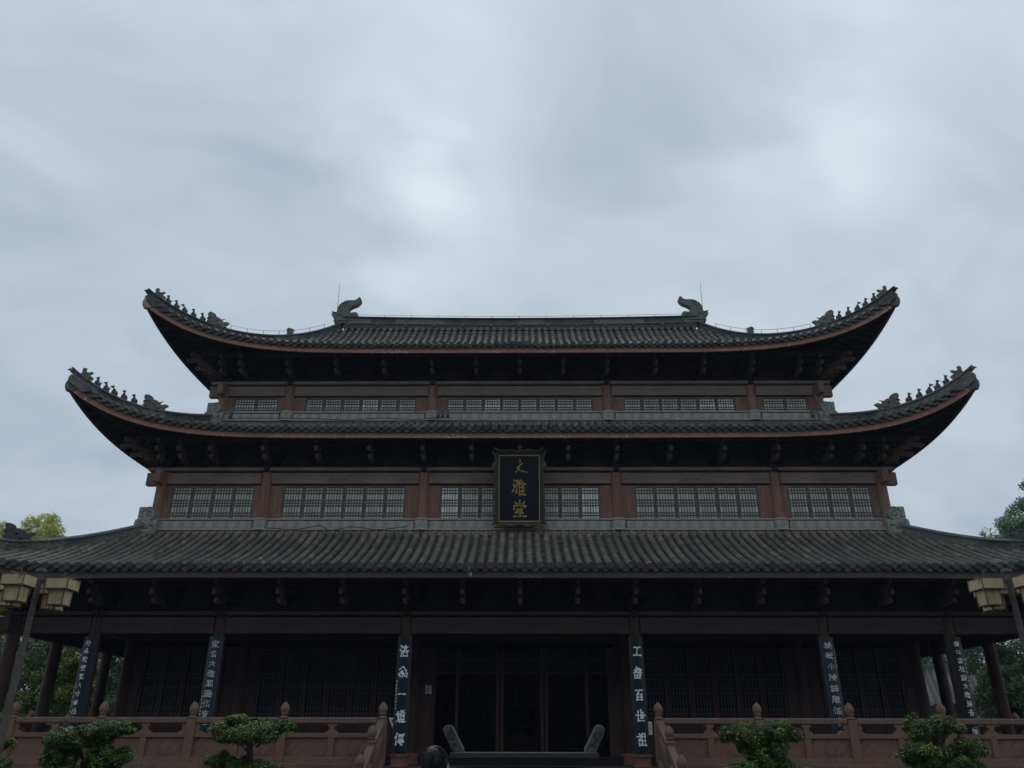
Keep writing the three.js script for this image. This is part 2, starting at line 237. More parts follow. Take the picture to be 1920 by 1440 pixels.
class Roof { // four slopes round an inner rectangle; d runs outward from the wall line, s along the side
  constructor(o) { Object.assign(this, o); this.sides = [[0, 0, 1], [1, 0, 0], [0, 0, -1], [-1, 0, 0]].map((v, i) => { const out = V(...v); return { out, along: V(0, 1, 0).cross(out), a: i % 2 ? this.az : this.ax, w: i % 2 ? this.ax : this.az, i }; }); }
  E(k, s) { const c = Math.max(0, 1 - (k.a + this.e - Math.abs(s)) / (this.Lb ?? 6)); return this.e - this.B * (1 - Math.pow(c, this.q ?? 2)); }
  H(k, s, d) { const c = Math.max(0, 1 - (k.a + this.e - Math.abs(s)) / this.Lc), f = clamp((d - this.d0) / (this.e - this.d0), 0, 1.05); return this.prof(d) + this.R * Math.pow(c, this.p) * f + (this.sag ?? 0.0005) * s * s * f * (k.i % 2 ? 0 : 1); }
  P(k, s, d, up = 0) { return V(0, this.H(k, s, d) + up, this.zc).addScaledVector(k.along, s).addScaledVector(k.out, k.w + d); }
  frame(k, s, d, up, m) { // x across the row, y out of the surface, z down the slope
    const p = this.P(k, s, d), t = this.P(k, s, d + 0.05).sub(this.P(k, s, d - 0.05)).normalize(), b = this.P(k, s + 0.05, d).sub(this.P(k, s - 0.05, d)).normalize(), n = t.clone().cross(b).normalize(); b.copy(n).cross(t);
    return m.makeBasis(b, n, t).setPosition(p.addScaledVector(n, up));
  }
  start(k, s) { return Math.max(this.dTop, Math.abs(s) - k.a + 0.13); }
}
const PITCH = 0.235, EXPOSE = 0.25, PAN = 0.115;
function halfRound(r0, r1, L, thick, seg = 7) { // tile axis along z, crown up
  const pos = [], nor = [], uv = [], quad = (A, B, C, D, nA, nB) => { for (const [v, n] of [[A, nA], [B, nB], [C, nB], [A, nA], [C, nB], [D, nA]]) { pos.push(...v); nor.push(...n); uv.push(v[0] * 1.2, v[2]); } };
  for (let i = 0; i < seg; i++) {
    const a = Math.PI * (i / seg), b = Math.PI * ((i + 1) / seg), c = [Math.cos(a), Math.sin(a)], e = [Math.cos(b), Math.sin(b)];
    quad([c[0] * r0, c[1] * r0, 0], [e[0] * r0, e[1] * r0, 0], [e[0] * r1, e[1] * r1, L], [c[0] * r1, c[1] * r1, L], [c[0], c[1], 0], [e[0], e[1], 0]);
    const q = r1 - thick; // lower lip
    quad([c[0] * r1, c[1] * r1, L], [e[0] * r1, e[1] * r1, L], [e[0] * q, e[1] * q, L], [c[0] * q, c[1] * q, L], [0, 0, 1], [0, 0, 1]);
  }
  for (let i = 0; i < pos.length; i += 9) { // keep the winding with the normals
    const A = V(pos[i], pos[i + 1], pos[i + 2]), B = V(pos[i + 3], pos[i + 4], pos[i + 5]), C = V(pos[i + 6], pos[i + 7], pos[i + 8]);
    if (B.sub(A).cross(C.sub(A)).dot(V(nor[i], nor[i + 1], nor[i + 2])) < 0) for (const [arr, w] of [[pos, 3], [nor, 3]]) for (let c = 0; c < w; c++) { const j = i + 3 + c, k = i + 6 + c, t = arr[j]; arr[j] = arr[k]; arr[k] = t; }
  }
  const g = new THREE.BufferGeometry(); g.setAttribute('position', new THREE.Float32BufferAttribute(pos, 3)); g.setAttribute('normal', new THREE.Float32BufferAttribute(nor, 3)); g.setAttribute('uv', new THREE.Float32BufferAttribute(uv, 2)); return g;
}
const barrelGeos = [0, 1, 2].map((i) => { const g = halfRound(0.0725, 0.078, EXPOSE * 1.06, 0.014); const u = g.attributes.uv; for (let j = 0; j < u.count; j++) u.setXY(j, u.getX(j) + i * 0.31, u.getY(j) + i * 0.47); return g; });
const panGeo = (() => { const g = halfRound(0.1, 0.1, PAN * 1.15, 0.016, 6); const m = new THREE.Matrix4().makeScale(1.05, -0.45, 1); g.applyMatrix4(m); g.computeVertexNormals(); return g; })();
M.pan = tileMat([1, 1, 1]); M.pan.side = THREE.DoubleSide;
const capGeo = (() => { const s = S3(); s.place(new THREE.CylinderGeometry(0.08, 0.082, 0.035, 16), 0, 0.012, 0, Math.PI / 2, 0, 0); s.place(new THREE.TorusGeometry(0.066, 0.008, 5, 16), 0, 0.012, 0.018); s.place(new THREE.SphereGeometry(0.022, 8, 5), 0, 0.012, 0.016, 0, 0, 0, 1, 1, 0.5); return s.geometry(); })();
const dripGeo = (() => { const o = smoothOutline([[-0.118, 0.035], [-0.06, 0.0], [0, -0.012], [0.06, 0.0], [0.118, 0.035], [0.1, -0.03], [0.05, -0.066], [0, -0.088], [-0.05, -0.066], [-0.1, -0.03]], 2); const g = extrude(o, 0.018, 0.006, 2); return metresUV(g.index ? g.toNonIndexed() : g); })();

function ribbon(pts, lat, profile) { // sweep a closed profile [across, up] along points with a fixed sideways direction for each
  const pos = [], idx = [], uv = [], n = profile.length; let run = 0;
  pts.forEach((p, i) => { if (i) run += p.distanceTo(pts[i - 1]); const l = Array.isArray(lat) ? lat[i] : lat; let w = 0; profile.forEach(([a, u], j) => { const q = p.clone().addScaledVector(l, a); q.y += typeof u === 'function' ? u(i / (pts.length - 1)) : u; pos.push(q.x, q.y, q.z); if (j) w += Math.hypot(a - profile[j - 1][0], 0.1); uv.push(run, w); }); });
  for (let i = 0; i < pts.length - 1; i++) for (let j = 0; j < n; j++) { const a = i * n + j, b = i * n + (j + 1) % n, c = a + n, d = b + n; idx.push(a, c, b, b, c, d); }
  const end = (o, f) => { for (let j = 1; j < n - 1; j++) idx.push(...(f ? [o, o + j, o + j + 1] : [o, o + j + 1, o + j])); }; end(0, true); end((pts.length - 1) * n, false);
  let g = new THREE.BufferGeometry(); g.setAttribute('position', new THREE.Float32BufferAttribute(pos, 3)); g.setAttribute('uv', new THREE.Float32BufferAttribute(uv, 2)); g.setIndex(idx); g = g.toNonIndexed(); g.computeVertexNormals(); return g;
}
function sheet(roof, k, off, d0, d1, nu, nv) {
  const pos = [], idx = [], uv = [];
  for (let j = 0; j <= nv; j++) for (let i = 0; i <= nu; i++) { // rows from the top line to the curved eave
    const u = i / nu * 2 - 1, w = Math.sign(u) * (1 - Math.pow(1 - Math.abs(u), 1.5)), sE = (k.a + roof.e - d1) * w, dE = roof.E(k, sE) - d1, d = lerp(d0, dE, j / nv), s = lerp((k.a + d0) * w, sE, j / nv), p = roof.P(k, s, d, off); pos.push(p.x, p.y, p.z); uv.push(s, d); }
  for (let j = 0; j < nv; j++) for (let i = 0; i < nu; i++) { const a = j * (nu + 1) + i, b = a + 1, c = a + nu + 1, e = c + 1; idx.push(a, c, b, b, c, e); }
  const g = new THREE.BufferGeometry(); g.setAttribute('position', new THREE.Float32BufferAttribute(pos, 3)); g.setAttribute('uv', new THREE.Float32BufferAttribute(uv, 2)); g.setIndex(idx); g.computeVertexNormals(); return g;
}

// roof animals and ornaments, built once; outlines face +x (outward along the hip), base at y = 0
const dragonGeo = (() => {
  const o = smoothOutline([[-0.22, -0.1], [0.2, -0.1], [0.2, 0.06], [0.16, 0.12], [0.25, 0.23], [0.27, 0.28], [0.24, 0.34], [0.18, 0.33], [0.17, 0.36], [0.27, 0.39], [0.23, 0.44], [0.26, 0.52], [0.13, 0.48], [0.1, 0.42], [0.02, 0.42], [-0.08, 0.35], [-0.14, 0.32], [-0.22, 0.36], [-0.29, 0.35], [-0.18, 0.28], [-0.21, 0.23], [-0.13, 0.2], [-0.24, 0.12]], 3);
  const s = S3(); s.add(extrude(o, 0.14, 0.03)); s.place(new THREE.SphereGeometry(0.035, 8, 6), 0.08, 0.34, 0.1); s.place(new THREE.SphereGeometry(0.035, 8, 6), 0.08, 0.34, -0.1);
  for (const z of [0.1, -0.1]) { s.place(new THREE.TorusGeometry(0.06, 0.018, 5, 12, 4.5), 0.0, 0.17, z); s.place(new THREE.ConeGeometry(0.03, 0.2, 6), -0.12, 0.42, z * 0.8, 0, 0, 1.0); s.place(new THREE.TorusGeometry(0.045, 0.014, 5, 10, 4), -0.1, 0.03, z); }
  return s.geometry();
})();
const chiwenGeo = (() => { // ridge-end beast, tail curls to +x
  const o = smoothOutline([[-0.35, 0], [-0.35, 0.18], [-0.47, 0.32], [-0.35, 0.325], [-0.31, 0.36], [-0.47, 0.43], [-0.3, 0.4], [-0.27, 0.46], [-0.25, 0.56], [-0.2, 0.68], [-0.12, 0.79], [0, 0.87], [0.13, 0.898], [0.28, 0.892], [0.39, 0.923], [0.47, 0.994], [0.5, 1.03], [0.56, 0.96], [0.565, 0.9], [0.53, 0.82], [0.46, 0.74], [0.36, 0.69], [0.24, 0.63], [0.15, 0.54], [0.13, 0.43], [0.25, 0.37], [0.39, 0.39], [0.48, 0.335], [0.47, 0.18], [0.45, 0]], 3);
  const s = S3(); s.add(extrude(o, 0.22, 0.012));
  for (const z of [0.125, -0.125]) { s.place(new THREE.TorusGeometry(0.1, 0.03, 6, 16, 5), 0.28, 0.2, z); s.place(new THREE.SphereGeometry(0.05, 10, 8), 0.28, 0.2, z); s.place(new THREE.TorusGeometry(0.26, 0.022, 6, 18, 2.2), 0.02, 0.55, z, 0, 0, 1.2); s.place(new THREE.TorusGeometry(0.16, 0.02, 6, 14, 2.4), 0.04, 0.55, z, 0, 0, 1.1); s.place(new THREE.TorusGeometry(0.12, 0.022, 6, 12, 3), -0.2, 0.2, z, 0, 0, 0.4); s.box(0, 0.06, z * 0.95, 0.72, 0.05, 0.06, 0.02); s.place(new THREE.TorusGeometry(0.07, 0.02, 6, 12, 3.4), -0.05, 0.3, z, 0, 0, 2); }
  return s.geometry();
})();
const beastGeos = [0, 1, 2, 3, 4].map((i) => { // small seated animals
  const s = S3(), lean = [0.2, 0.5, 0.0, 0.08, 0.05][i];
  s.place(new THREE.SphereGeometry(0.075, 12, 9), -0.02, 0.07, 0, 0, 0, 0, 1.15, 1.0, 0.85); s.place(new THREE.SphereGeometry(0.055, 10, 8), 0.02, 0.14, 0, 0, 0, -lean, 0.85, 1.35, 0.85);
  const hx = 0.03 + lean * 0.12, hy = i === 2 ? 0.25 : 0.235; s.place(new THREE.SphereGeometry(0.042, 10, 8), hx, hy, 0); s.place(new THREE.SphereGeometry(0.026, 8, 6), hx + 0.04, hy - 0.01, 0, 0, 0, 0, i === 1 ? 1.9 : 1.2, 0.8, 0.8);
  for (const z of [0.022, -0.022]) { if (i !== 2) s.place(new THREE.ConeGeometry(0.013, 0.055, 5), hx - 0.015, hy + 0.05, z * 1.2, 0, 0, i === 3 ? 0.5 : 0.15); s.rod(V(0.06, 0.13, z * 1.4), V(0.075, 0, z * 1.6), 0.018, 0.016, 6); s.place(new THREE.SphereGeometry(0.025, 6, 5), 0.0, 0.02, z * 2.6, 0, 0, 0, 1.6, 0.9, 0.8); }
  if (i === 0 || i === 4) s.rod(V(-0.08, 0.08, 0), V(-0.13, 0.16, 0), 0.016, 0.006, 6);
  s.box(0, -0.02, 0, 0.2, 0.05, 0.13, 0.01); return s.geometry();
});
const riderGeo = (() => { const s = S3(); s.add(extrude(smoothOutline([[-0.2, 0.0], [0.12, -0.02], [0.13, 0.12], [0.17, 0.24], [0.11, 0.26], [0.06, 0.17], [-0.02, 0.18], [-0.1, 0.27], [-0.14, 0.26], [-0.08, 0.13], [-0.24, 0.1]], 3), 0.06, 0.02)); s.place(new THREE.SphereGeometry(0.04, 10, 8), 0.1, 0.26, 0); s.place(new THREE.SphereGeometry(0.05, 10, 8), 0.02, 0.13, 0, 0, 0, 0, 1.2, 1.2, 1); return s.geometry(); })();
const scrollGeo = (() => { const s = S3(); s.add(extrude(smoothOutline([[-0.14, 0.16], [0.05, 0.24], [0.2, 0.16], [0.25, 0], [0.19, -0.17], [0.06, -0.27], [-0.02, -0.22], [-0.13, -0.12], [-0.2, 0.02]], 3), 0.16, 0.03)); for (const z of [0.11, -0.11]) { s.place(new THREE.TorusGeometry(0.1, 0.02, 5, 16, 5), 0.06, 0, z); s.place(new THREE.TorusGeometry(0.045, 0.016, 5, 10), 0.06, 0, z); } return s.geometry(); })();
const cornerGeo = (() => { // carved block and drum where a hip meets the wall corner
  const s = S3(); s.add(extrude(smoothOutline([[-0.2, 0], [0.2, 0], [0.21, 0.16], [0.23, 0.3], [0.1, 0.25], [0.0, 0.29], [-0.22, 0.28], [-0.22, 0.1]], 2), 0.2, 0.02));
  s.place(new THREE.CylinderGeometry(0.16, 0.16, 0.2, 24), 0.03, 0.42, 0, Math.PI / 2); s.box(-0.13, 0.43, 0, 0.16, 0.3, 0.18, 0.02); s.place(new THREE.TorusGeometry(0.14, 0.014, 5, 22), 0.03, 0.42, 0.1); s.place(new THREE.TorusGeometry(0.05, 0.014, 5, 14, 5), 0.03, 0.43, 0.1);
  for (let i = 0; i < 4; i++) s.place(new THREE.TorusGeometry(0.07 + i * 0.028, 0.01, 5, 14, 2.2), -0.08, 0.06, 0.12, 0, 0, 0.3 + i * 0.15); s.place(new THREE.TorusGeometry(0.06, 0.014, 5, 12, 3.5), 0.12, 0.12, 0.12); return s.geometry();
})();

const WALLS = { main: null };
function buildRoof(roof, o) {
  const g = part('roof', hall); g.userData.label = o.label;
  const R = rng(o.seed), m = new THREE.Matrix4(), col = new THREE.Color();
  const put = { barrel: [], pan: [], cap: [], drip: [] }; let singles = { roof_tile: 0, tile_end: 0, drip_tile: 0 };
  const single = (name, geo, mat) => { const x = new THREE.Mesh(geo, mat); x.name = name; x.matrixAutoUpdate = true; m.decompose(x.position, x.quaternion, x.scale); g.add(x); singles[name]++; };
  for (const k of roof.sides) {
    const n = Math.floor((k.a + roof.e - 0.12) / PITCH), order = []; for (let i = 0; i <= n; i++) { order.push(i); if (i) order.push(-i); }
    for (const i of order) {
      const s = i * PITCH, d0 = roof.start(k, s), d1 = roof.E(k, s);
      const rows = Math.max(0, Math.round((d1 - d0) / EXPOSE)), step = rows ? (d1 - d0) / rows : 0, paleTo = o.pale ? 1 + Math.floor(R() * 3.2) : -1, sh = (R() - 0.5) * 0.012, rowTone = Math.floor(R() * 3);
      for (let j = 0; j < rows; j++) {
        const d = d1 - (rows - j) * step; roof.frame(k, s + sh + (R() - 0.5) * 0.008, d + step * 0.5, 0.072 + (R() - 0.5) * 0.01, m);
        m.multiply(new THREE.Matrix4().makeRotationFromEuler(new THREE.Euler(0.02, (R() - 0.5) * 0.05, 0))); m.multiply(new THREE.Matrix4().makeTranslation(0, 0, -step * 0.5));
        m.multiply(new THREE.Matrix4().makeScale(1, 1, step / EXPOSE));
        const pale = j < paleTo && k.i === 0, tone = pale ? 4 + Math.floor(R() * 3) : (R() < 0.05 ? 3 : R() < 0.3 ? Math.floor(R() * 3) : rowTone);
        if (k.i === 0 && o.single && singles.roof_tile < 300) single('roof_tile', barrelGeos[Math.floor(R() * 3)], M.tiles[tone]);
        else { const c = [...TILE_TONES, ...TILE_PALE][tone], v = 0.85 + 0.3 * R(); put.barrel.push([m.clone(), c.map((x) => x * v)]); }
      }
      if (rows) {
        roof.frame(k, s + sh, d1 + 0.045, 0.078, m); m.multiply(new THREE.Matrix4().makeRotationX(-0.32 + (R() - 0.5) * 0.12)); m.multiply(new THREE.Matrix4().makeRotationZ(R() * 6));
        if (k.i === 0 && singles.tile_end < 300) single('tile_end', capGeo, M.tileEnd[Math.floor(R() * 3)]); else put.cap.push([m.clone(), [0.08, 0.088, 0.094]]);
      }
      const sp = s + PITCH / 2, d2 = roof.E(k, sp); if (Math.abs(sp) > k.a + roof.e - 0.15) continue;
      const e0 = roof.start(k, sp), pr = Math.max(1, Math.round((d2 - e0) / PAN)), ps = (d2 - e0) / pr;
      for (let j = 0; j < pr; j++) { if (e0 > d2 - 0.1) break; roof.frame(k, sp, e0 + j * ps, 0.062 + (R() - 0.5) * 0.012, m); m.multiply(new THREE.Matrix4().makeRotationX(-0.06)); const pale = o.pale && j < 4 + R() * 9 && k.i === 0, c = pale ? TILE_PALE[Math.floor(R() * 3)] : TILE_TONES[Math.floor(R() * 4)], v = 0.75 + 0.4 * R(); put.pan.push([m.clone(), c.map((x) => x * v)]); }
      roof.frame(k, sp, d2 + 0.03, 0.025, m); m.multiply(new THREE.Matrix4().makeRotationX(-0.22 + (R() - 0.5) * 0.14)); m.multiply(new THREE.Matrix4().makeRotationZ((R() - 0.5) * 0.08));
      if (k.i === 0 && singles.drip_tile < 300) single('drip_tile', dripGeo, M.tileEnd[Math.floor(R() * 3)]); else put.drip.push([m.clone(), [0.08, 0.088, 0.094]]);
    }
    mesh('roof_deck', sheet(roof, k, -0.02, roof.dTop, 0.02, 72, 10), M.stone3, g);
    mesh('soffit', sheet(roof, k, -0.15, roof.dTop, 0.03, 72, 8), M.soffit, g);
    const fp = [], fl = [], L = k.a + roof.e - 0.02; for (let i = 0; i <= 72; i++) { const u = i / 36 - 1, s = L * Math.sign(u) * (1 - Math.pow(1 - Math.abs(u), 1.6)); fp.push(roof.P(k, s, roof.E(k, s) - 0.04)); fl.push(k.out); }
    const fg = ribbon(fp, fl, [[0.02, -0.225], [0.02, -0.035], [-0.035, -0.035], [-0.035, -0.225]]); { const p = fg.attributes.position, uv = fg.attributes.uv, q = V(0, 0, 0); for (let i = 0; i < p.count; i++) { q.fromBufferAttribute(p, i); const s = q.clone().sub(V(0, 0, roof.zc)).dot(k.along), sc = clamp(s, -L, L), c = roof.H(k, sc, roof.E(k, sc) - 0.04); uv.setXY(i, s / 15 + o.seed * 0.13, clamp((q.y - c + 0.225) / 0.19, 0.02, 0.98)); } }
    mesh('eave_board', fg, k.i % 2 ? M.fasciaDark : o.fascia, g);  // side boards: red paint turned brown to paint in their shade
  }
  const inst = (name, geo, mat, list) => { const im = new THREE.InstancedMesh(geo, mat, list.length); im.name = name; list.forEach(([mm, c], i) => { im.setMatrixAt(i, mm); im.setColorAt(i, col.setRGB(...c)); }); im.userData.kind = 'stuff'; g.add(im); };
  inst('roof_tile', barrelGeos[0], M.tileAny, put.barrel); inst('pan_tile', panGeo, M.pan, put.pan); inst('tile_end', capGeo, M.tileAny, put.cap); inst('drip_tile', dripGeo, M.tileAny, put.drip);
  { // rafters under the boards, two lengths each
    const list = [], geo = metresUV(new THREE.BoxGeometry(0.085, 0.1, 1).toNonIndexed());
    for (const k of roof.sides) { const n = Math.floor((k.a + roof.e - 0.2) / 0.26); for (let i = -n; i <= n; i++) { const s = i * 0.26, a0 = Math.max(o.rafterFrom, Math.abs(s) - k.a + 0.1), a1 = roof.E(k, s) - 0.08, cuts = [a0, lerp(a0, a1, 0.55), a1]; if (a1 - a0 < 0.15) continue;
      for (let j = 0; j < 2; j++) { const A = roof.P(k, s, cuts[j], -0.215), B = roof.P(k, s, cuts[j + 1] + (j ? 0 : 0.1), -0.215), t = B.clone().sub(A), Ln = t.length(); t.normalize(); const b = k.along.clone(), nn = t.clone().cross(b).normalize(); b.copy(nn).cross(t); const mm = new THREE.Matrix4().makeBasis(b, nn, t).setPosition(A.add(B).multiplyScalar(0.5)); mm.multiply(new THREE.Matrix4().makeScale(1, 1, Ln)); list.push([mm, [1, 1, 1]]); } } }
    const im = new THREE.InstancedMesh(geo, M.darkwood, list.length); im.name = 'rafter'; list.forEach(([mm], i) => im.setMatrixAt(i, mm)); im.userData.kind = 'stuff'; g.add(im);
  }
  // hips: carved blocks, mouldings and cap, beasts along the outer end
  for (const [sx, sz] of [[-1, 1], [1, 1], [-1, -1], [1, -1]]) {
    const dir = V(sx, 0, sz).normalize(), lat = V(-dir.z, 0, dir.x), fr = roof.sides[0];
    const at = (d, up = 0) => { const dd = Math.min(d, roof.e), c = roof.H(fr, fr.a + dd, dd), over = d - dd; return V(sx * (roof.ax + d), c + up + over * 1.0, roof.zc + sz * (roof.az + d)); };
    const hh = o.hipH, E = roof.e - 0.03, n = o.blocks, D0 = roof.dTop + (o.hipFrom ?? 0);
    for (let i = 0; i < n; i++) { const a = lerp(D0, E, i / n), b = lerp(D0, E, (i + 1) / n) - 0.004, pts = []; for (let j = 0; j <= 6; j++) pts.push(at(lerp(a, b, j / 6)));
      const geo = ribbon(pts, lat, [[-0.1, -0.12], [-0.1, hh], [0.1, hh], [0.1, -0.12]]); mesh('ridge_block', metresUV(geo), o.dark ? (R() < 0.75 ? M.stone3 : M.stone) : [M.stone, M.stone, M.stone2, M.stone3][Math.floor(R() * 4)], g); }
    const pts = []; for (let j = 0; j <= 40; j++) pts.push(at(lerp(D0, E + 0.05, j / 40)));
    const cap = ribbon(pts, lat, [[-0.135, hh], [-0.135, hh + 0.035], [-0.08, hh + 0.075], [0, hh + 0.095], [0.08, hh + 0.075], [0.135, hh + 0.035], [0.135, hh]]); const low = ribbon(pts, lat, [[-0.13, hh * 0.32], [-0.13, hh * 0.32 + 0.04], [0.13, hh * 0.32 + 0.04], [0.13, hh * 0.32]]); const foot = ribbon(pts, lat, [[-0.125, -0.1], [-0.125, 0.08], [-0.105, 0.11], [0.105, 0.11], [0.125, 0.08], [0.125, -0.1]]);
    mesh('ridge_cap', metresUV(mergeGeometries([cap, low])), o.dark ? M.stone3 : M.stone, g); mesh('ridge_foot', metresUV(foot), o.dark ? M.stone3 : M.stone, g);
    { const s = S3(); const p = at(E + 0.03, hh + 0.03), q = p.clone().addScaledVector(dir, 0.06); q.y -= 0.005; const r = q.clone().addScaledVector(dir, 0.06); r.y -= 0.03; s.rod(p, q, 0.075, 0.04); s.rod(q, r, 0.04, 0.012); s.build('ridge_hook', o.dark ? M.stone3 : M.plainStone, g); }
    const turn = Math.atan2(-dir.z, dir.x), slope = (d) => Math.atan2(at(d + 0.1).y - at(d - 0.1).y, 0.2 * Math.SQRT2);
    const set = (name, geo, mat, d, up, sc = 1, tilt = 1) => { const x = mesh(name, geo, mat, g); const p = at(d, up); x.position.copy(p); x.rotation.order = 'YXZ'; x.rotation.set(0, turn, slope(Math.min(d, roof.e - 0.1)) * tilt); x.scale.setScalar(sc); return x; };
    if (o.beasts) { o.beasts.forEach((d, i) => set('ridge_beast', i === 0 ? riderGeo : beastGeos[(i + 3) % 5], M.stone, d, hh + 0.1, i === 0 ? 0.85 : 0.95, i === 0 ? 0.8 : 0.5)); }
    if (o.dragon !== undefined) set('dragon_head', dragonGeo, o.dragonMat ?? (o.dark ? M.stone : M.stone2), o.dragon, hh * 0.45, 1.12, 0.6);
    if (o.upright !== undefined) { const x = S3(); x.box(0, 0.16, 0, 0.2, 0.32, 0.24, 0.03); x.box(0.0, 0.36, 0, 0.26, 0.1, 0.2, 0.03); x.rod(V(-0.1, 0.1, 0), V(0.16, 0.06, 0), 0.07, 0.05); set('ridge_upright', x.geometry(), M.stone, o.upright, hh - 0.05, 0.85, 0); }
    set('scroll_end', scrollGeo, sx < 0 && sz > 0 && o.paleScroll ? M.paleStone : M.stone, roof.e - 0.1, -0.03, 0.8, 0.8);
    { const beam = []; for (let j = 0; j <= 16; j++) beam.push(at(lerp(o.rafterFrom - 0.2, roof.e - 0.2, j / 16))); const bw = 0.11; mesh('hip_rafter', metresUV(ribbon(beam, lat, [[-bw, (u) => -0.44 + 0.22 * u * u], [-bw, -0.16], [bw, -0.16], [bw, (u) => -0.44 + 0.22 * u * u]])), M.darkwood, g); }
    if (o.corner) { const c = mesh('corner_ornament', cornerGeo, M.paleCarved, g); c.position.copy(at(0.12, 0.02)); c.rotation.y = sz > 0 ? 0 : Math.PI; c.scale.set(sx * sz > 0 ? -1 : 1, 1, 1); c.scale.multiplyScalar(o.corner); c.position.z += sz * 0.06; }
  }
  return g;
}
const Y = (h) => h + EYE;
const ZC = -6;
const lowRoof = new Roof({ ax: 10.24, az: 4, zc: ZC, e: 4.0, dTop: 0.1, d0: 0, B: 0.9, sag: 0, R: 1.3, Lc: 4.8, p: 3.3, prof: (d) => { const u = clamp(d / 4, -0.1, 1.1); return Y(3.42 + 1.86 * (0.62 * (1 - u) + 0.38 * (1 - u) * (1 - u))); } });
const midRoof = new Roof({ ax: 9.36, az: 2.8, zc: ZC, e: 3.11, dTop: 0.1, d0: 0, B: 0.9, R: 1.42, Lc: 7, p: 3.5, prof: (d) => { const u = clamp(d / 3.11, -0.1, 1.1); return Y(7.62 + 1.36 * (0.82 * (1 - u) + 0.18 * (1 - u) * (1 - u))); } });
const topRoof = new Roof({ ax: 9.36, az: 2.8, zc: ZC, e: 2.04, dTop: -2.72, d0: -2.8, B: 0.85, R: 1.52, Lc: 7.2, p: 3.5, prof: (d) => { const r = 2.04 - d; return Y(10.74 + 0.445 * r + 0.00172 * r * r * r * r); } });
buildRoof(lowRoof, { seed: 5, label: 'broad grey tiled roof over the porch, its upper tiles paler', pale: true, single: true, fascia: M.fasciaDark, rafterFrom: 0.2, hipH: 0.3, blocks: 8, dragon: 2.28, dragonMat: M.stone3, beasts: [3.75, 3.55, 3.38, 3.2, 3.02, 2.85], corner: 1.3 });
buildRoof(midRoof, { seed: 6, label: 'grey tiled middle roof with red eave boards and upswept corners', single: true, fascia: M.fascia, rafterFrom: 1.0, hipH: 0.3, blocks: 6, dragon: 1.42, beasts: [2.87, 2.62, 2.44, 2.27, 2.07, 1.86], corner: 1.2 });
const topGroup = buildRoof(topRoof, { seed: 7, label: 'grey tiled top roof with long ridge and upswept corners', single: true, fascia: M.fascia, rafterFrom: 0.0, hipH: 0.26, blocks: 8, dragon: 0.42, beasts: [1.82, 1.6, 1.4, 1.21, 1.0, 0.78], upright: -1.38, dark: true, hipFrom: -0.02, paleScroll: true });
{ // main ridge with end beasts, conductor wire and masts
  const R = rng(71), yR = (x) => topRoof.prof(-2.8) - 0.02 + 0.1 * Math.pow(x / 6.6, 2), N = 14;
  for (let i = 0; i < N; i++) { const a = lerp(-6.4, 6.4, i / N), b = lerp(-6.4, 6.4, (i + 1) / N) - 0.005, pts = []; for (let j = 0; j <= 4; j++) { const x = lerp(a, b, j / 4); pts.push(V(x, yR(x), ZC)); }
    mesh('ridge_block', metresUV(ribbon(pts, V(0, 0, -1), [[-0.12, -0.1], [-0.12, 0.36], [0.12, 0.36], [0.12, -0.1]])), R() < 0.6 ? M.stone3 : M.stone, topGroup); }
  const pts = []; for (let j = 0; j <= 40; j++) { const x = lerp(-6.45, 6.45, j / 40); pts.push(V(x, yR(x), ZC)); }
  mesh('ridge_cap', metresUV(mergeGeometries([ribbon(pts, V(0, 0, -1), [[-0.17, 0.36], [-0.17, 0.4], [-0.1, 0.44], [0.1, 0.44], [0.17, 0.4], [0.17, 0.36]]), ribbon(pts, V(0, 0, -1), [[-0.15, 0.08], [-0.15, 0.12], [0.15, 0.12], [0.15, 0.08]]), ribbon(pts, V(0, 0, -1), [[-0.2, -0.12], [-0.2, 0.03], [0.2, 0.03], [0.2, -0.12]])])), M.stone3, topGroup);
  for (const s of [-1, 1]) { const c = mesh('ridge_end_beast', chiwenGeo, M.stone, topGroup); c.position.set(s * 6.48, yR(6.48) + 0.2, ZC); c.rotation.y = s < 0 ? 0 : Math.PI; S3().rod(V(s * 6.78, yR(6) + 0.5, ZC), V(s * 6.8, yR(6) + 1.9, ZC), 0.014, 0.008).build('lightning_rod', M.wire, topGroup); }
  const w = S3(), wp = []; for (let j = 0; j <= 24; j++) { const x = lerp(-6.0, 6.0, j / 24); wp.push(V(x, yR(x) + 0.56, ZC)); if (j % 2 === 0) w.rod(V(x, yR(x) + 0.42, ZC), V(x, yR(x) + 0.57, ZC), 0.012, 0.01, 5); }
  w.add(tube(wp, 0.008, 60, 4)); w.build('conductor_wire', M.wire, topGroup);
  const rail = S3(), rp = []; for (let j = 0; j <= 30; j++) { const x = lerp(-6.3, 6.3, j / 30); rp.push(V(x, yR(x) - 0.02, ZC + 0.42)); } rail.add(tube(rp, 0.022, 60, 6)); for (let j = 0; j <= 12; j++) { const x = lerp(-6.2, 6.2, j / 12); rail.box(x, yR(x) - 0.06, ZC + 0.4, 0.07, 0.12, 0.12, 0.01); } rail.build('ridge_tube_light', M.iron, topGroup);
  for (const sx of [-1, 1]) { const q = [], s = S3(); for (let d = -2.3; d <= 0.3; d += 0.2) { const p = V(sx * (topRoof.ax + d), topRoof.H(topRoof.sides[0], topRoof.ax + d, d) + 0.5, ZC + topRoof.az + d); q.push(p); if (Math.round((d + 2.3) * 5) % 2 === 0) s.rod(p.clone().add(V(0, -0.16, 0)), p, 0.01, 0.01, 5); } s.add(tube(q, 0.008, 40, 4)); s.build('conductor_wire', M.wire, topGroup); }
}

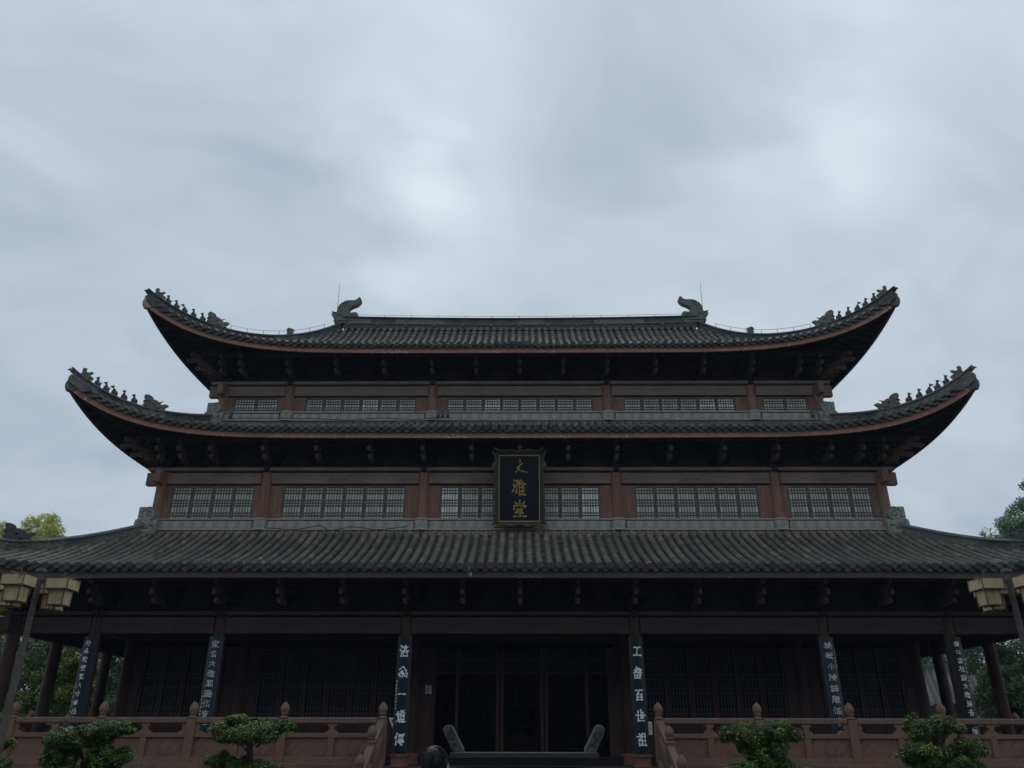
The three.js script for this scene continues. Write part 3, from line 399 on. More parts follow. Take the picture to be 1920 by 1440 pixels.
// ------------------------------------------------------------------ bracket sets under the eaves
function bracketShape(corner) { // [cross arms and blocks coloured as shaded, projecting arms coloured as lit]
  const arms = S3(), beaks = S3(), blk = (o, x, y, z, w = 0.16) => { o.box(x, y, z, w, 0.07, w); o.box(x, y - 0.05, z, w * 0.72, 0.04, w * 0.72); };
  const arm = (o, L, y, z) => o.place(extrude([[-L / 2, 0.12], [-L / 2, 0.06], [-L / 2 + 0.08, 0], [L / 2 - 0.08, 0], [L / 2, 0.06], [L / 2, 0.12]], 0.09, 0, 2), 0, y, z);
  const one = (ry) => {
    const a = S3(), b = S3(); a.box(0, 0.08, 0, 0.28, 0.1, 0.28, 0.01); a.box(0, 0.02, 0, 0.22, 0.05, 0.22);
    arm(a, 0.66, 0.14, 0); arm(a, 0.9, 0.34, 0); arm(a, 0.72, 0.34, 0.38); arm(a, 0.66, 0.52, 0.7);
    for (const x of [-0.27, 0.27]) blk(a, x, 0.31, 0); for (const x of [-0.39, 0.39]) blk(a, x, 0.51, 0); for (const x of [-0.29, 0.29]) blk(a, x, 0.51, 0.38, 0.14);
    for (const x of [-0.3, 0.3]) a.place(new THREE.TorusGeometry(0.045, 0.022, 6, 12), x, 0.05, 0.05);
    b.box(0, 0.21, 0.15, 0.1, 0.13, 0.75); b.box(0, 0.41, 0.3, 0.1, 0.13, 1.05); b.box(0, 0.3, 0.56, 0.095, 0.12, 0.6, 0, 0.38); b.box(0, 0.5, 0.8, 0.095, 0.12, 0.66, 0, 0.42); b.box(0, 0.62, 0.45, 0.1, 0.13, 1.2); blk(b, 0, 0.31, 0.4, 0.14); blk(b, 0, 0.51, 0.7, 0.14);
    const m = new THREE.Matrix4().makeRotationY(ry).multiply(new THREE.Matrix4().makeScale(1, 1, ry % (Math.PI / 2) ? 1.2 : 0.72)); for (const g of a.list) arms.add(g, m); for (const g of b.list) beaks.add(g, m); };
  one(0); if (corner) { one(Math.PI / 2); one(Math.PI / 4); }
  return [arms.geometry(), beaks.geometry()];
}
const bracketGeo = bracketShape(false), cornerBracket = bracketShape(true);
function setBracket(name, [a, b], pos, ry = 0) { const g = part(name, hall, pos); g.rotation.y = ry; mesh('cross_arms', a, M.shadedArmWood, g); mesh('beak', b, M.beak, g); }
function brackets(xs, ends, y, zF, zB, zs) {
  for (const x of xs) { setBracket('bracket_set', bracketGeo, [x, y, zF]); setBracket('bracket_set', bracketGeo, [x, y, zB], Math.PI); }
  for (const z of zs) for (const s of [-1, 1]) setBracket('bracket_set', bracketGeo, [s * ends, y, z], s * Math.PI / 2);
  for (const s of [-1, 1]) { setBracket('bracket_set', bracketGeo, [s * (ends - 0.62), y, zF]); setBracket('bracket_set', bracketGeo, [s * ends, y, zF - 0.62], s * Math.PI / 2); }
  setBracket('corner_bracket_set', cornerBracket, [ends, y, zF]); setBracket('corner_bracket_set', cornerBracket, [-ends, y, zF], -Math.PI / 2);
  setBracket('corner_bracket_set', cornerBracket, [ends, y, zB], Math.PI / 2); setBracket('corner_bracket_set', cornerBracket, [-ends, y, zB], Math.PI);
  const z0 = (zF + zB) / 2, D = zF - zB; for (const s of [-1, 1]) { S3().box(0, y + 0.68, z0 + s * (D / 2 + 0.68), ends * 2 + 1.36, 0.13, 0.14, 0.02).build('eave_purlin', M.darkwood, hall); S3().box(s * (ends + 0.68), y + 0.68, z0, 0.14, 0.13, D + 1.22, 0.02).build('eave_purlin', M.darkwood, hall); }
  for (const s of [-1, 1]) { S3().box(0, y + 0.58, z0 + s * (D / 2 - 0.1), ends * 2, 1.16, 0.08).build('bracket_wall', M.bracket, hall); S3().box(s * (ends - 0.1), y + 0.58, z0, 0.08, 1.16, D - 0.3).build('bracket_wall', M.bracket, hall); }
}
const between = (cols, n) => { const out = []; for (let i = 0; i < cols.length - 1; i++) { const k = n[i]; for (let j = 0; j < k; j++) out.push(lerp(cols[i], cols[i + 1], j / k)); } return out; };
const X3 = [-9.36, -7.26, -2.74, 2.74, 7.26, 9.36], X2 = [-10.24, -7.24, -2.74, 2.74, 7.24, 10.24], X1 = [-12.24, -10.24, -7.24, -2.74, 2.74, 7.24, 10.24, 12.24];
brackets(between(X3, [1, 3, 4, 3, 1]).slice(1), 9.36, Y(10.4), -3.2, -8.8, [-6]);
brackets(between(X2, [2, 3, 4, 3, 2]).slice(1), 10.24, Y(7.16), -2, -10, [-4.5, -7.2]);
brackets(between(X1, [1, 2, 3, 4, 3, 2, 1]).slice(1), 12.24, Y(2.87), 0, -12, [-2, -4.6, -7.4, -10]);

// ------------------------------------------------------------------ walls of the two upper storeys
const leafCache = new Map();
function windowLeaf(w, h, cols, rows, depth = 0.06) { // rows: relative heights of the openings
  const key = [w.toFixed(3), h.toFixed(3), cols, rows.join()].join('|'); if (leafCache.has(key)) return leafCache.get(key);
  const f = S3(), st = 0.055; for (const s of [-1, 1]) { f.box(s * (w / 2 - st / 2), h / 2, 0, st - 0.004, h, depth, 0.006); f.box(0, s > 0 ? h - st / 2 : st / 2, 0, w - 2 * st, st, depth - 0.008, 0.006); }
  const l = S3(), iw = w - 2 * st, ih = h - 2 * st, b = 0.016; for (let i = 1; i < cols; i++) l.box(-iw / 2 + iw * i / cols, h / 2, 0.004, b, ih, 0.026);
  const sum = rows.reduce((a, c) => a + c, 0); let y = h - st; rows.forEach((r, i) => { y -= ih * r / sum; if (i < rows.length - 1) l.box(0, y, 0, iw, b + 0.002, 0.034); });
  const p = S3(); p.box(0, h / 2, -0.02, iw + 0.02, ih + 0.02, 0.012);
  const out = [f.geometry(), l.geometry(), p.geometry()]; leafCache.set(key, out); return out;
}
function addWindow(x, y, z, w, h, cols, rows, pane, mat = M.lattice, parent = hall, ry = 0) {
  const [f, l, p] = windowLeaf(w, h, cols, rows), g = part('window', parent, [x, y, z]); g.rotation.y = ry; mesh('frame', f, mat, g); mesh('lattice', l, mat, g); mesh('pane', p, pane, g); return g;
}
function storey(o) {
  const { X, zF, zB, y0, yw0, yw1, yb, yp, rC, leaves, cols, rows, bandH } = o, R = rng(o.seed), xe = X[X.length - 1], D = zF - zB, zc = (zF + zB) / 2;
  const colShape = (x, z) => { const s = S3(); s.cyl(x, y0, z, yp - 0.04, rC, rC * 0.94, 20); return s; };
  for (const x of X) for (const z of [zF, zB]) colShape(x, z).build('column', M.column, hall);
  for (let i = 0; i < X.length - 1; i++) {
    const a = X[i] + rC * 0.9, b = X[i + 1] - rC * 0.9, c = (a + b) / 2, w = b - a, n = leaves[i], ww = o.widths[i], lw = ww / n;
    S3().box(c, (yw1 + yb) / 2 + 0.015, zF + 0.0, w, yb - yw1 - 0.04, 0.2, 0.015).build('beam', M.beam, hall);
    for (const s of [-1, 1]) { const pw = (w - ww) / 2; S3().box(c + s * (ww / 2 + pw / 2), (yw0 + yw1) / 2, zF - 0.01, pw, yw1 - yw0, 0.07, 0.006).build('wall_panel', M.wood, hall); }
    for (let j = 0; j < n; j++) { const pane = o.pane(i, j, R()); addWindow(c - ww / 2 + lw * (j + 0.5), yw0, zF - 0.015, lw - 0.006, yw1 - yw0, cols[i], rows, pane); }
    S3().box(c, (yw1 + yb) / 2, zB, w, yb - yw1, 0.2, 0.015).build('beam', M.beam, hall); S3().box(c, (yw0 + yw1) / 2, zB, w, yw1 - yw0, 0.08).build('wall_panel', M.wood, hall);
  }
  for (const s of [-1, 1]) { // end walls
    S3().box(s * xe, (yw1 + yb) / 2, zc, 0.2, yb - yw1, D - 2 * rC, 0.015).build('beam', M.beam, hall); S3().box(s * xe, (yw0 + yw1) / 2, zc, 0.08, yw1 - yw0, D - 2 * rC).build('wall_panel', M.wood, hall);
    for (const z of [zF, zB]) { // beam ends past the corner post
      const q = z === zF ? 1 : -1; S3().box(s * (xe + rC + 0.13), (yw1 + yb) / 2, z, 0.34, yb - yw1 + 0.02, 0.18, 0.03).build('beam_end', M.wood, hall); S3().box(s * xe, (yw1 + yb) / 2, z + q * (rC + 0.12), 0.18, yb - yw1 + 0.02, 0.3, 0.03).build('beam_end', M.wood, hall); }
    S3().box(0, yp - 0.045, zc + s * D / 2, xe * 2 + 0.8, 0.1, 0.36, 0.012).build('plate_beam', M.beam, hall); S3().box(s * xe, yp - 0.047, zc, 0.36, 0.1, D - 0.4, 0.012).build('plate_beam', M.beam, hall);
  }
  for (const x of X.slice(1, -1)) S3().box(x, yp - 0.05, zF + 0.2, 0.15, 0.15, 0.1, 0.02).build('beam_peg', M.darkwood, hall);
  // grey carved foot of the wall, bulging round each post
  const yb0 = yw0 - bandH - 0.02, fr = zF + 0.17;
  for (let i = 0; i < X.length - 1; i++) { const a = X[i] + (i ? 0.23 : 0.1), b = X[i + 1] - (i < X.length - 2 ? 0.23 : 0.1); S3().box(0, 0, 0, b - a, bandH - 0.07, 0.26).build('stone_frieze', M.frieze, hall).position.set((a + b) / 2, yb0 + bandH / 2 - 0.01, fr - 0.13); for (const q of [[yb0 + bandH, fr - 0.13, 0.045, 0.3], [yb0, fr - 0.12, 0.05, 0.32], [yw0 - 0.015, zF + 0.07, 0.03, 0.16]]) S3().box((a + b) / 2, q[0], q[1], b - a + 0.1, q[2], q[3], 0.006).build('stone_moulding', M.plainStone, hall); S3().box((a + b) / 2, yb0 - 0.14, fr - 0.15, X[i + 1] - X[i] - 0.02, 0.26, 0.28).build('wall_foot', M.plainStone, hall); }
  for (const x of X.slice(1, -1)) { S3().cyl(0, -bandH / 2 + 0.025, 0, bandH / 2 - 0.015, 0.25, 0.25, 20).build('stone_frieze', M.frieze, hall).position.set(x, yb0 + bandH / 2 - 0.005, zF); S3().cyl(x, yb0 + bandH - 0.02, zF, yb0 + bandH + 0.03, 0.265, 0.255, 20).build('stone_moulding', M.plainStone, hall); S3().cyl(x, yb0 - 0.02, zF, yb0 + 0.03, 0.275, 0.265, 20).build('stone_moulding', M.plainStone, hall); }
  for (const s of [-1, 1]) S3().box(s * xe, yb0 + bandH / 2 - 0.1, zc, 0.42, bandH + 0.1, D + 0.2).build('stone_frieze', M.frieze, hall);
  S3().box(0, yb0 + bandH / 2 - 0.1, zB, xe * 2 - 0.5, bandH + 0.1, 0.42).build('stone_frieze', M.frieze, hall);
}
storey({ seed: 11, X: X2, zF: -2, zB: -10, y0: Y(4.95), yw0: Y(5.67), yw1: Y(6.67), yb: Y(7.03), yp: Y(7.16), rC: 0.16, leaves: [4, 6, 8, 6, 4], widths: [2.36, 3.5, 4.54, 3.5, 2.36], cols: [6, 6, 6, 6, 6], rows: [1, 1, 2.6, 1, 1, 2.6, 1, 1], bandH: 0.29, pane: (i, j, r) => ((i === 2 && (j === 0 || j === 7)) || r < 0.06 ? M.paneBright : M.pane) });
storey({ seed: 12, X: X3, zF: -3.2, zB: -8.8, y0: Y(8.8), yw0: Y(9.37), yw1: Y(9.91), yb: Y(10.27), yp: Y(10.4), rC: 0.16, leaves: [2, 6, 8, 6, 2], widths: [1.42, 3.5, 4.6, 3.5, 1.42], cols: [7, 6, 6, 6, 7], rows: [1, 1, 1.5, 1, 1], bandH: 0.27, pane: (i, j, r) => ((i === 3 && j > 3) || r < 0.05 ? M.paneBright : M.pane) });
S3().box(0, Y(8.75), ZC, 18.4, 0.1, 5.4).build('floor_slab', M.darkwood, hall); S3().box(0, Y(5.1), ZC, 20.2, 0.1, 7.7).build('floor_slab', M.darkwood, hall); S3().box(0, Y(10.6), ZC, 18.4, 0.1, 5.4).build('ceiling_boards', M.darkwood, hall);

// ------------------------------------------------------------------ ground floor: porch and inner room
{
  const yb0 = Y(2.36), yb1 = Y(2.75), yp = Y(2.87), zF = 0, zB = -12, zside = [-2, -4.8, -7.2, -10];
  const porch = []; for (const x of X1) porch.push([x, zF], [x, zB]); for (const z of zside) porch.push([-12.24, z], [12.24, z]);
  for (const [x, z] of porch) {
    const c = S3().cyl(x, FLOOR + 0.28, z, yp - 0.05, 0.155, 0.145, 22).build('column', M.shadedPorchPaint, hall);
    const p = S3(); p.lathe([[0.0, 0.28], [0.2, 0.28], [0.235, 0.25], [0.235, 0.22], [0.2, 0.2], [0.215, 0.04], [0.24, 0.03], [0.24, 0], [0, 0]].reverse(), x, FLOOR, z, 8); p.build('column_base', M.pedestal, hall);
  }
  for (const x of X2) for (const z of [-2, -10]) { S3().cyl(x, FLOOR + 0.2, z, Y(4.95), 0.16, 0.16, 20).build('column', M.shadedPorchPaint, hall); const p = S3(); p.lathe([[0, 0], [0.26, 0], [0.26, 0.03], [0.23, 0.05], [0.22, 0.2], [0.25, 0.24], [0.2, 0.28], [0, 0.28]], x, FLOOR, z, 8); p.build('column_base', M.pedestal, hall); }  // lower shafts of the storey posts, porch shade painted into their colour
  for (let i = 0; i < X1.length - 1; i++) for (const z of [zF, zB]) S3().box((X1[i] + X1[i + 1]) / 2, (yb0 + yb1) / 2, z, X1[i + 1] - X1[i] - 0.26, yb1 - yb0, 0.2, 0.015).build('beam', M.shadedPorchBeam, hall);
  const zz = [0, ...zside, -12]; for (let i = 0; i < zz.length - 1; i++) for (const s of [-1, 1]) S3().box(s * 12.24, (yb0 + yb1) / 2, (zz[i] + zz[i + 1]) / 2, 0.2, yb1 - yb0, zz[i] - zz[i + 1] - 0.26, 0.015).build('beam', M.shadedPorchBeam, hall);
  for (const x of X2) S3().box(x, (yb0 + yb1) / 2, -1, 0.16, yb1 - yb0 - 0.06, 1.7, 0.015).build('tie_beam', M.shadedPorchBeam, hall);
  for (const s of [-1, 1]) { S3().box(0, yp - 0.045, s > 0 ? zF : zB, 25.2, 0.1, 0.36, 0.012).build('plate_beam', M.shadedPorchBeam, hall); S3().box(s * 12.24, yp - 0.047, -6, 0.36, 0.1, 11.6, 0.012).build('plate_beam', M.shadedPorchBeam, hall); S3().box(s * 12.5, (yb0 + yb1) / 2, zF, 0.34, 0.4, 0.18, 0.03).build('beam_end', M.shadedPorchPaint, hall); S3().box(s * 12.24, (yb0 + yb1) / 2, 0.27, 0.18, 0.4, 0.3, 0.03).build('beam_end', M.shadedPorchPaint, hall); }
  for (const x of X1.slice(1, -1)) S3().box(x, yp - 0.05, 0.2, 0.15, 0.14, 0.1, 0.02).build('beam_peg', M.darkwood, hall);
  // porch ceiling boards
  for (const [x, z, w, d] of [[0, -1.0, 24.4, 1.8], [0, -11, 24.4, 1.8], [-11.24, -6, 1.9, 8.1], [11.24, -6, 1.9, 8.1]]) S3().box(x, Y(3.35), z, w, 0.05, d).build('ceiling_boards', M.darkwood, hall);
  // front wall of the room: lattice doors in the outer bays, open doorways in the middle
  const zW = -2, head = Y(2.25), top = Y(4.9);
  S3().box(0, (head + top) / 2 + 0.07, zW - 0.02, 20.2, top - head - 0.1, 0.12).build('wall_panel', M.darkwood, hall);
  for (let i = 0; i < 5; i++) {
    if (i === 2) continue;
    const a = X2[i] + 0.15, b = X2[i + 1] - 0.15, n = i === 0 || i === 4 ? 4 : 6, side = i === 0 || i === 4 ? 0.24 : 0.28, w = b - a - 2 * side, lw = w / n;
    for (const s of [-1, 1]) S3().box((a + b) / 2 + s * (w / 2 + side / 2), FLOOR + (head - FLOOR) / 2, zW, side, head - FLOOR, 0.1, 0.01).build('wall_panel', M.shadedPorchPaint, hall);
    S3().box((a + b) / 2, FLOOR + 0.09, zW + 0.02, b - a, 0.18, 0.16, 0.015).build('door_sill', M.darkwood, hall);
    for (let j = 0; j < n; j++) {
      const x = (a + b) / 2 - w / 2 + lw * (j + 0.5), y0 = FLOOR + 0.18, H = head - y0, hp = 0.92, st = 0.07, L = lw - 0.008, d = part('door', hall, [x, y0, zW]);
      const f = S3(); for (const s of [-1, 1]) f.box(s * (L / 2 - st / 2), H / 2, 0, st, H, 0.06, 0.006); for (const y of [st / 2, hp - st / 2, H - st / 2, 0.3]) f.box(0, y, 0, L - 2 * st - 0.004, st, 0.055, 0.006); f.build('frame', M.shadedPorchPaint, d);
      S3().box(0, hp / 2, -0.01, L - 2 * st, hp - st, 0.025).build('panel', M.shadedPorchPaint, d);
      const l = S3(), ih = H - hp - st, iw = L - 2 * st; for (let c = 1; c < 6; c++) l.box(-iw / 2 + iw * c / 6, hp + ih / 2, 0.004, 0.014, ih, 0.02); for (const q of [0.05, 0.12, 0.36, 0.43, 0.57, 0.64, 0.88, 0.95]) l.box(0, hp + ih * q, 0, iw, 0.015, 0.026); l.build('lattice', M.shadedPorchLattice, d);
      S3().box(0, hp + ih / 2, -0.04, iw, ih, 0.01).build('pane', M.paneDark, d);
    }
  }
  { // middle bay: posts, threshold, transom lights
    const px = (x) => x; S3().box(0, FLOOR + 0.1, zW + 0.02, 5.1, 0.2, 0.2, 0.02).build('door_sill', M.darkwood, hall);
    for (const x of [-2.22, -1.62, -0.58, -0.47, 0.55, 0.66, 1.7, 2.28]) S3().box(x, FLOOR + 0.2 + (head - FLOOR - 0.2) / 2, zW, 0.085, head - FLOOR - 0.2, 0.11, 0.01).build('door_post', M.shadedPorchPaint, hall);
    for (const s of [-1, 1]) S3().box(s * 2.43, FLOOR + (head - FLOOR) / 2, zW - 0.005, 0.34, head - FLOOR, 0.09, 0.01).build('wall_panel', M.shadedPorchPaint, hall);
    const tr = head - 0.62; for (const y of [tr, tr + 0.31]) S3().box(0, y, zW - 0.002, 4.5, 0.07, 0.09, 0.01).build('door_head', M.shadedPorchPaint, hall);
    for (const [a, b] of [[-2.18, -1.66], [-1.58, -0.62], [-0.43, 0.51], [0.7, 1.66], [1.74, 2.24]]) for (const y of [tr + 0.045, tr + 0.355]) { const w = b - a; S3().box((a + b) / 2, y + 0.11, zW - 0.02, w, 0.21, 0.012).build('transom_pane', M.paneDark, hall); }
  }
  // enclosing walls and the room behind
  S3().box(0, (FLOOR + top) / 2, -10, 20.2, top - FLOOR, 0.2).build('wall_panel', M.darkwood, hall); for (const s of [-1, 1]) S3().box(s * 10.24, (FLOOR + top) / 2, -6, 0.2, top - FLOOR, 7.7).build('wall_panel', M.shadedPorchPaint, hall);
  for (const x of [-2.74, 2.74]) for (const z of [-5, -7.5]) S3().cyl(x, FLOOR, z, top, 0.16, 0.16, 16).build('inner_column', M.shadedPorchPaint, hall);
}

// ------------------------------------------------------------------ brush characters: strokes on a ten by ten grid, two digits to a point
const GLYPH = {
  da: '13-84 51-54-37-19 53-66-89', daSign: '50-52 36-63 54-46-29 47-68-99', gong: '22-82 53-48 18-52-98'.replace('18-52-98', '18-98'), bu: '31-32 13-52 23-24 43-34 05-55 17-19 17-47-49 19-49 62-69 62-83-74-85-77-66', bai: '12-82 52-34 25-29 25-75-79 27-77 29-79', shi: '04-94 21-28-88 50-56 72-76 52-72', zu: '21-32 03-43-16 25-29 35-46 51-59 51-81-89 53-83 56-86 49-99',
  fu: '11-22 04-15 19-27-36 61-62 42-82 53-54 73-64 35-95 46-49 46-86-89 49-89', weng: '41-13 51-84 44-25-55 06-46-49 07-28 56-96-99 57-78', yi: '15-85', deng: '22-24 04-13 43-34 25-28-09 25-49 51-62-43 81-62-93 54-84 55-85-87-57-55 59-68 79-78 49-99', chuan: '21-04 13-19 42-92 43-83-86-46-43 62-66 37-97 77-79-69 47-58',
  tang: '50-52 21-32 81-72 13-15 13-93-84 35-65-66-36-35 27-77 57-59 19-99', ming: '41-14 42-72-38 34-45 37-39 37-77-79 39-79', ya: '11-41 13-14-44 31-38-27 24-07 61-43 52-59 72-73 53-93 55-85 57-87 59-99 74-79', feng: '21-18-09 21-81-88-99 32-62 42-47 34-64-66-36-34 57-68 38-68', sao: '11-17 11-41 13-43 15-45 17-47-39 08-19 27-28 51-81-63 61-83 54-64-66-56-54 74-94-96-76-74 58-98 78-79 49-99', hua: '31-04 23-29 81-54 51-58-88-86', yu: '50-51 12-82 42-24-64 54-75 35-39 35-65-69 37-67 38-68',
  yuan: '21-13-33-05 14-45 25-29 17-08 37-48 61-53-83 54-84 71-64-46 56-89 66-58-49 75-96', qi: '21-25 12-42 04-54 33-38 35-55 06-27-99 61-81-84-64 63-67-87', xiao: '51-58-47 33-16 73-86', ling: '11-19 12-32-24-35-26 52-92 71-74 44-94 54-45 84-95 65-46 56-86-49 57-89', shiPoem: '21-22 03-43 15-35 17-37 18-38 18-19 38-39 19-39 52-92 71-75 45-95 47-97 77-79-69 57-68', rhyme: '11-16 11-41-46 12-42 14-44 16-46 17-09 37-49 52-82 55-95 71-77-99-98 83-84 62-59 48-79', han: '11-22 04-15 19-27 42-82-63 64-68 44-49-99-94 54-66 86-68', rong: '50-51 12-14 12-92-84 33-24 63-74 54-26 54-86 36-39 36-76-79 39-79', tian: '23-73 15-85 52-54-19 54-89', he: '51-14 51-84 35-65 26-76-69 36-29',
  dan: '32-38-19 32-72-79-69 05-95 44-55', yi2: '31-61-64-34-31 15-65-67-15 15-18-88-86', yu2: '21-12 22-52 13-53 24-54 06-56 31-37 26-38 61-71 53-93 64-55 73-46 67-69 77-79-99', ling2: '12-82 03-05 03-93-94 50-55 24-35 64-75 26-76 46-49 29-89 33-34', qi2: '21-13 22-82 33-73 24-64-67-89-97 45-49 26-66 46-29 47-59', ren: '52-54-19 53-66-89', cai: '14-84 61-69-58 64-27', bei: '32-35 62-65 23-33 24-34 63-73 15-75 26-66-67-27-26 18-78 46-49', chu: '51-58 22-25-75 72-75 16-19-89 86-89', chun: '22-72 13-83 04-94 52-15 54-96 36-66-69-39-36 37-67',
  huang: '13-83 32-34 62-64 05-95 26-76-78-28-26 52-58 27-77 38-19 68-89', gong2: '32-14 62-85 45-27-77 66-88', shu: '22-72-76 14-94 26-76 51-58 18-88 39-69 28-29', du: '12-52 31-38 33-07 34-56 72-78 64-84 59-99', yi3: '21-22 14-25-18 09-38-99 42-82 42-45-85-82 62-67 36-96 47-87', yin: '50-51 22-72 33-34 63-54 05-95 36-39 36-76-79-39 38-78', guang: '51-54 32-43 72-63 15-85 45-38-19 55-59-89-87', yao: '21-24 13-14 34-24 05-55 25-28-09 35-49 61-71 54-84 55-95 56-59 76-79 57-97 59-99', qian: '61-23 15-85 52-59', qiu: '41-12 14-54 31-39 34-07 34-56 63-64 92-84 72-75-49 75-99',
};
function drawGlyph(c, name, x, y, w, h, weight, r) { // brush strokes swell at their ends
  for (const st of GLYPH[name].split(' ')) {
    const p = st.split('-').map((q) => [x + (+q[0] + 0.5 - 5 + (r() - 0.5) * 0.35) * w / 10, y + (+q[1] - 5 + (r() - 0.5) * 0.35) * h / 10]);
    for (let i = 0; i < p.length - 1; i++) { const N = 12; for (let j = 0; j <= N; j++) { const t = j / N, k = weight * (0.5 + 0.35 * r() * 0.4 + 0.62 * Math.pow(Math.abs(t - 0.45) * 1.9, 1.4) * (i === p.length - 2 && t > 0.6 && p.length > 2 ? 0.2 : 1)); c.beginPath(); c.ellipse(lerp(p[i][0], p[i + 1][0], t), lerp(p[i][1], p[i + 1][1], t), k * (c.wide ?? 1), k * 0.9, 0.5, 0, 7); c.fill(); } }
  }
}
function canvasTex(cv) { const t = new THREE.CanvasTexture(cv); t.colorSpace = THREE.SRGBColorSpace; t.magFilter = THREE.LinearFilter; texCount++; return t; }
function coupletTex(words, o) {
  const W = 160, H = 1280, cv = document.createElement('canvas'); cv.width = W; cv.height = H; const c = cv.getContext('2d'), r = rng(o.seed);
  c.fillStyle = o.ground; c.fillRect(0, 0, W, H);
  for (let i = 0; i < 900; i++) { c.globalAlpha = 0.05 + 0.06 * r(); c.fillStyle = r() < 0.5 ? '#6c7a88' : '#000000'; c.fillRect(r() * W, r() * H, 1 + r() * 2, 20 + r() * 150); } c.globalAlpha = 1;
  c.wide = 0.72; c.fillStyle = o.ink; words.forEach((w, i) => drawGlyph(c, w, W * o.cx, H * lerp(o.from, o.to, i / (words.length - 1)), o.w, o.h, o.weight, r));
  if (o.small) { c.globalAlpha = 0.75; const ks = Object.keys(GLYPH); for (let i = 0; i < o.small[3]; i++) drawGlyph(c, ks[Math.floor(r() * ks.length)], W * o.small[0], H * lerp(o.small[1], o.small[2], i / o.small[3]), 17, 24, 2.2, r); }
  return canvasTex(cv);
}
function couplet(x, words, o, label) { // slightly curved board hung on the front of a porch post
  const t = thing('couplet_board', [x, FLOOR + 0.31, 0]); tag(t, label, 'couplet board', undefined);
  const h = o.height, R = 0.235, span = 1.62, th = 0.035, pos = [], idx = [], uv = [], N = 14;
  for (let i = 0; i <= N; i++) { const a = (i / N - 0.5) * span, xx = Math.sin(a) * R, zz = Math.cos(a) * R; for (const y of [0, h]) { pos.push(xx, y, zz); uv.push(i / N, y / h); } }
  for (let i = 0; i < N; i++) { const a = i * 2; idx.push(a, a + 2, a + 1, a + 1, a + 2, a + 3); }
  const g = new THREE.BufferGeometry(); g.setAttribute('position', new THREE.Float32BufferAttribute(pos, 3)); g.setAttribute('uv', new THREE.Float32BufferAttribute(uv, 2)); g.setIndex(idx); g.computeVertexNormals();
  mesh('lettered_face', g, std({ name: 'lettered_lacquer', map: coupletTex(words, o), roughness: 0.42 }), t);
  const arc = []; for (let i = 0; i <= N; i++) { const a = (i / N - 0.5) * span; arc.push([Math.sin(a) * (R - 0.003), Math.cos(a) * (R - 0.003)]); } for (let i = N; i >= 0; i--) { const a = (i / N - 0.5) * span; arc.push([Math.sin(a) * (R - th), Math.cos(a) * (R - th)]); }
  const sh = new THREE.Shape(arc.map(([a, b]) => new THREE.Vector2(a, b))), e = new THREE.ExtrudeGeometry(sh, { depth: h, bevelEnabled: false }); e.rotateX(Math.PI / 2); e.scale(1, -1, -1); e.scale(1, 1, -1); e.translate(0, 0, 0);
  const s = S3(), mm = new THREE.Matrix4(); s.add(e, mm); const back = s.geometry(); // ends at y 0..h, bulging to +z
  mesh('backing', back, M.lacquer, t);
  { const f = S3(); f.box(0, -0.04, R - 0.09, 0.3, 0.035, 0.12, 0.01); f.build('bracket', M.iron, t); }
  return t;
}
const big = { height: 2.0, from: 0.13, to: 0.89, w: 92, h: 150, weight: 10.4, cx: 0.5, ink: '#ffffff', ground: '#131c26' };
const hC = 2.28 + EYE - FLOOR - 0.31;
couplet(-2.74, ['fu', 'weng', 'yi', 'deng', 'chuan'], { ...big, height: hC, seed: 1, small: [0.12, 0.4, 0.66, 9] }, 'black couplet board with five white characters on the post beside the triangular notice');
couplet(2.74, ['gong', 'bu', 'bai', 'shi', 'zu'], { ...big, height: hC, seed: 2 }, 'black couplet board with five white characters on post beside the small white notice plate');
const mid = { height: hC, from: 0.07, to: 0.95, w: 82, h: 84, weight: 5.6, cx: 0.5, ink: '#dcdcd4', ground: '#26303a' };
couplet(-7.24, ['tang', 'ming', 'da', 'ya', 'feng', 'sao', 'hua', 'yu', 'yi', 'he', 'gong'], { ...mid, seed: 3, small: [0.13, 0.5, 0.72, 7] }, 'slate couplet board in square script, post between the sago palm side and the doorway');
couplet(7.24, ['yuan', 'qi', 'xiao', 'ling', 'shiPoem', 'rhyme', 'han', 'rong', 'tian', 'di'].map((k) => GLYPH[k] ? k : 'tang'), { ...mid, seed: 4, from: 0.075, to: 0.93, small: [0.9, 0.13, 0.3, 6] }, 'slate couplet board in square script, post between the pavilion side and the doorway');
const thin = { height: hC, from: 0.06, to: 0.96, w: 60, h: 74, weight: 5.0, cx: 0.5, ink: '#eceae2', ground: '#1b232e' };
couplet(-10.24, ['dan', 'yi2', 'yu2', 'ling2', 'qi2', 'ren', 'cai', 'bei', 'chu', 'shi', 'chuan', 'bai', 'chun'], { ...thin, seed: 5, cx: 0.42, small: [0.1, 0.45, 0.75, 7] }, 'narrow dark couplet board in flowing script with the sago palms behind it');
couplet(10.24, ['huang', 'gong2', 'shu', 'du', 'shiPoem', 'da', 'ya', 'yi3', 'yin', 'guang', 'yao', 'qian', 'qiu'], { ...thin, seed: 6, cx: 0.55, ground: '#12161f', small: [0.92, 0.2, 0.5, 8] }, 'near-black couplet board in flowing script with the pavilion roof behind it');

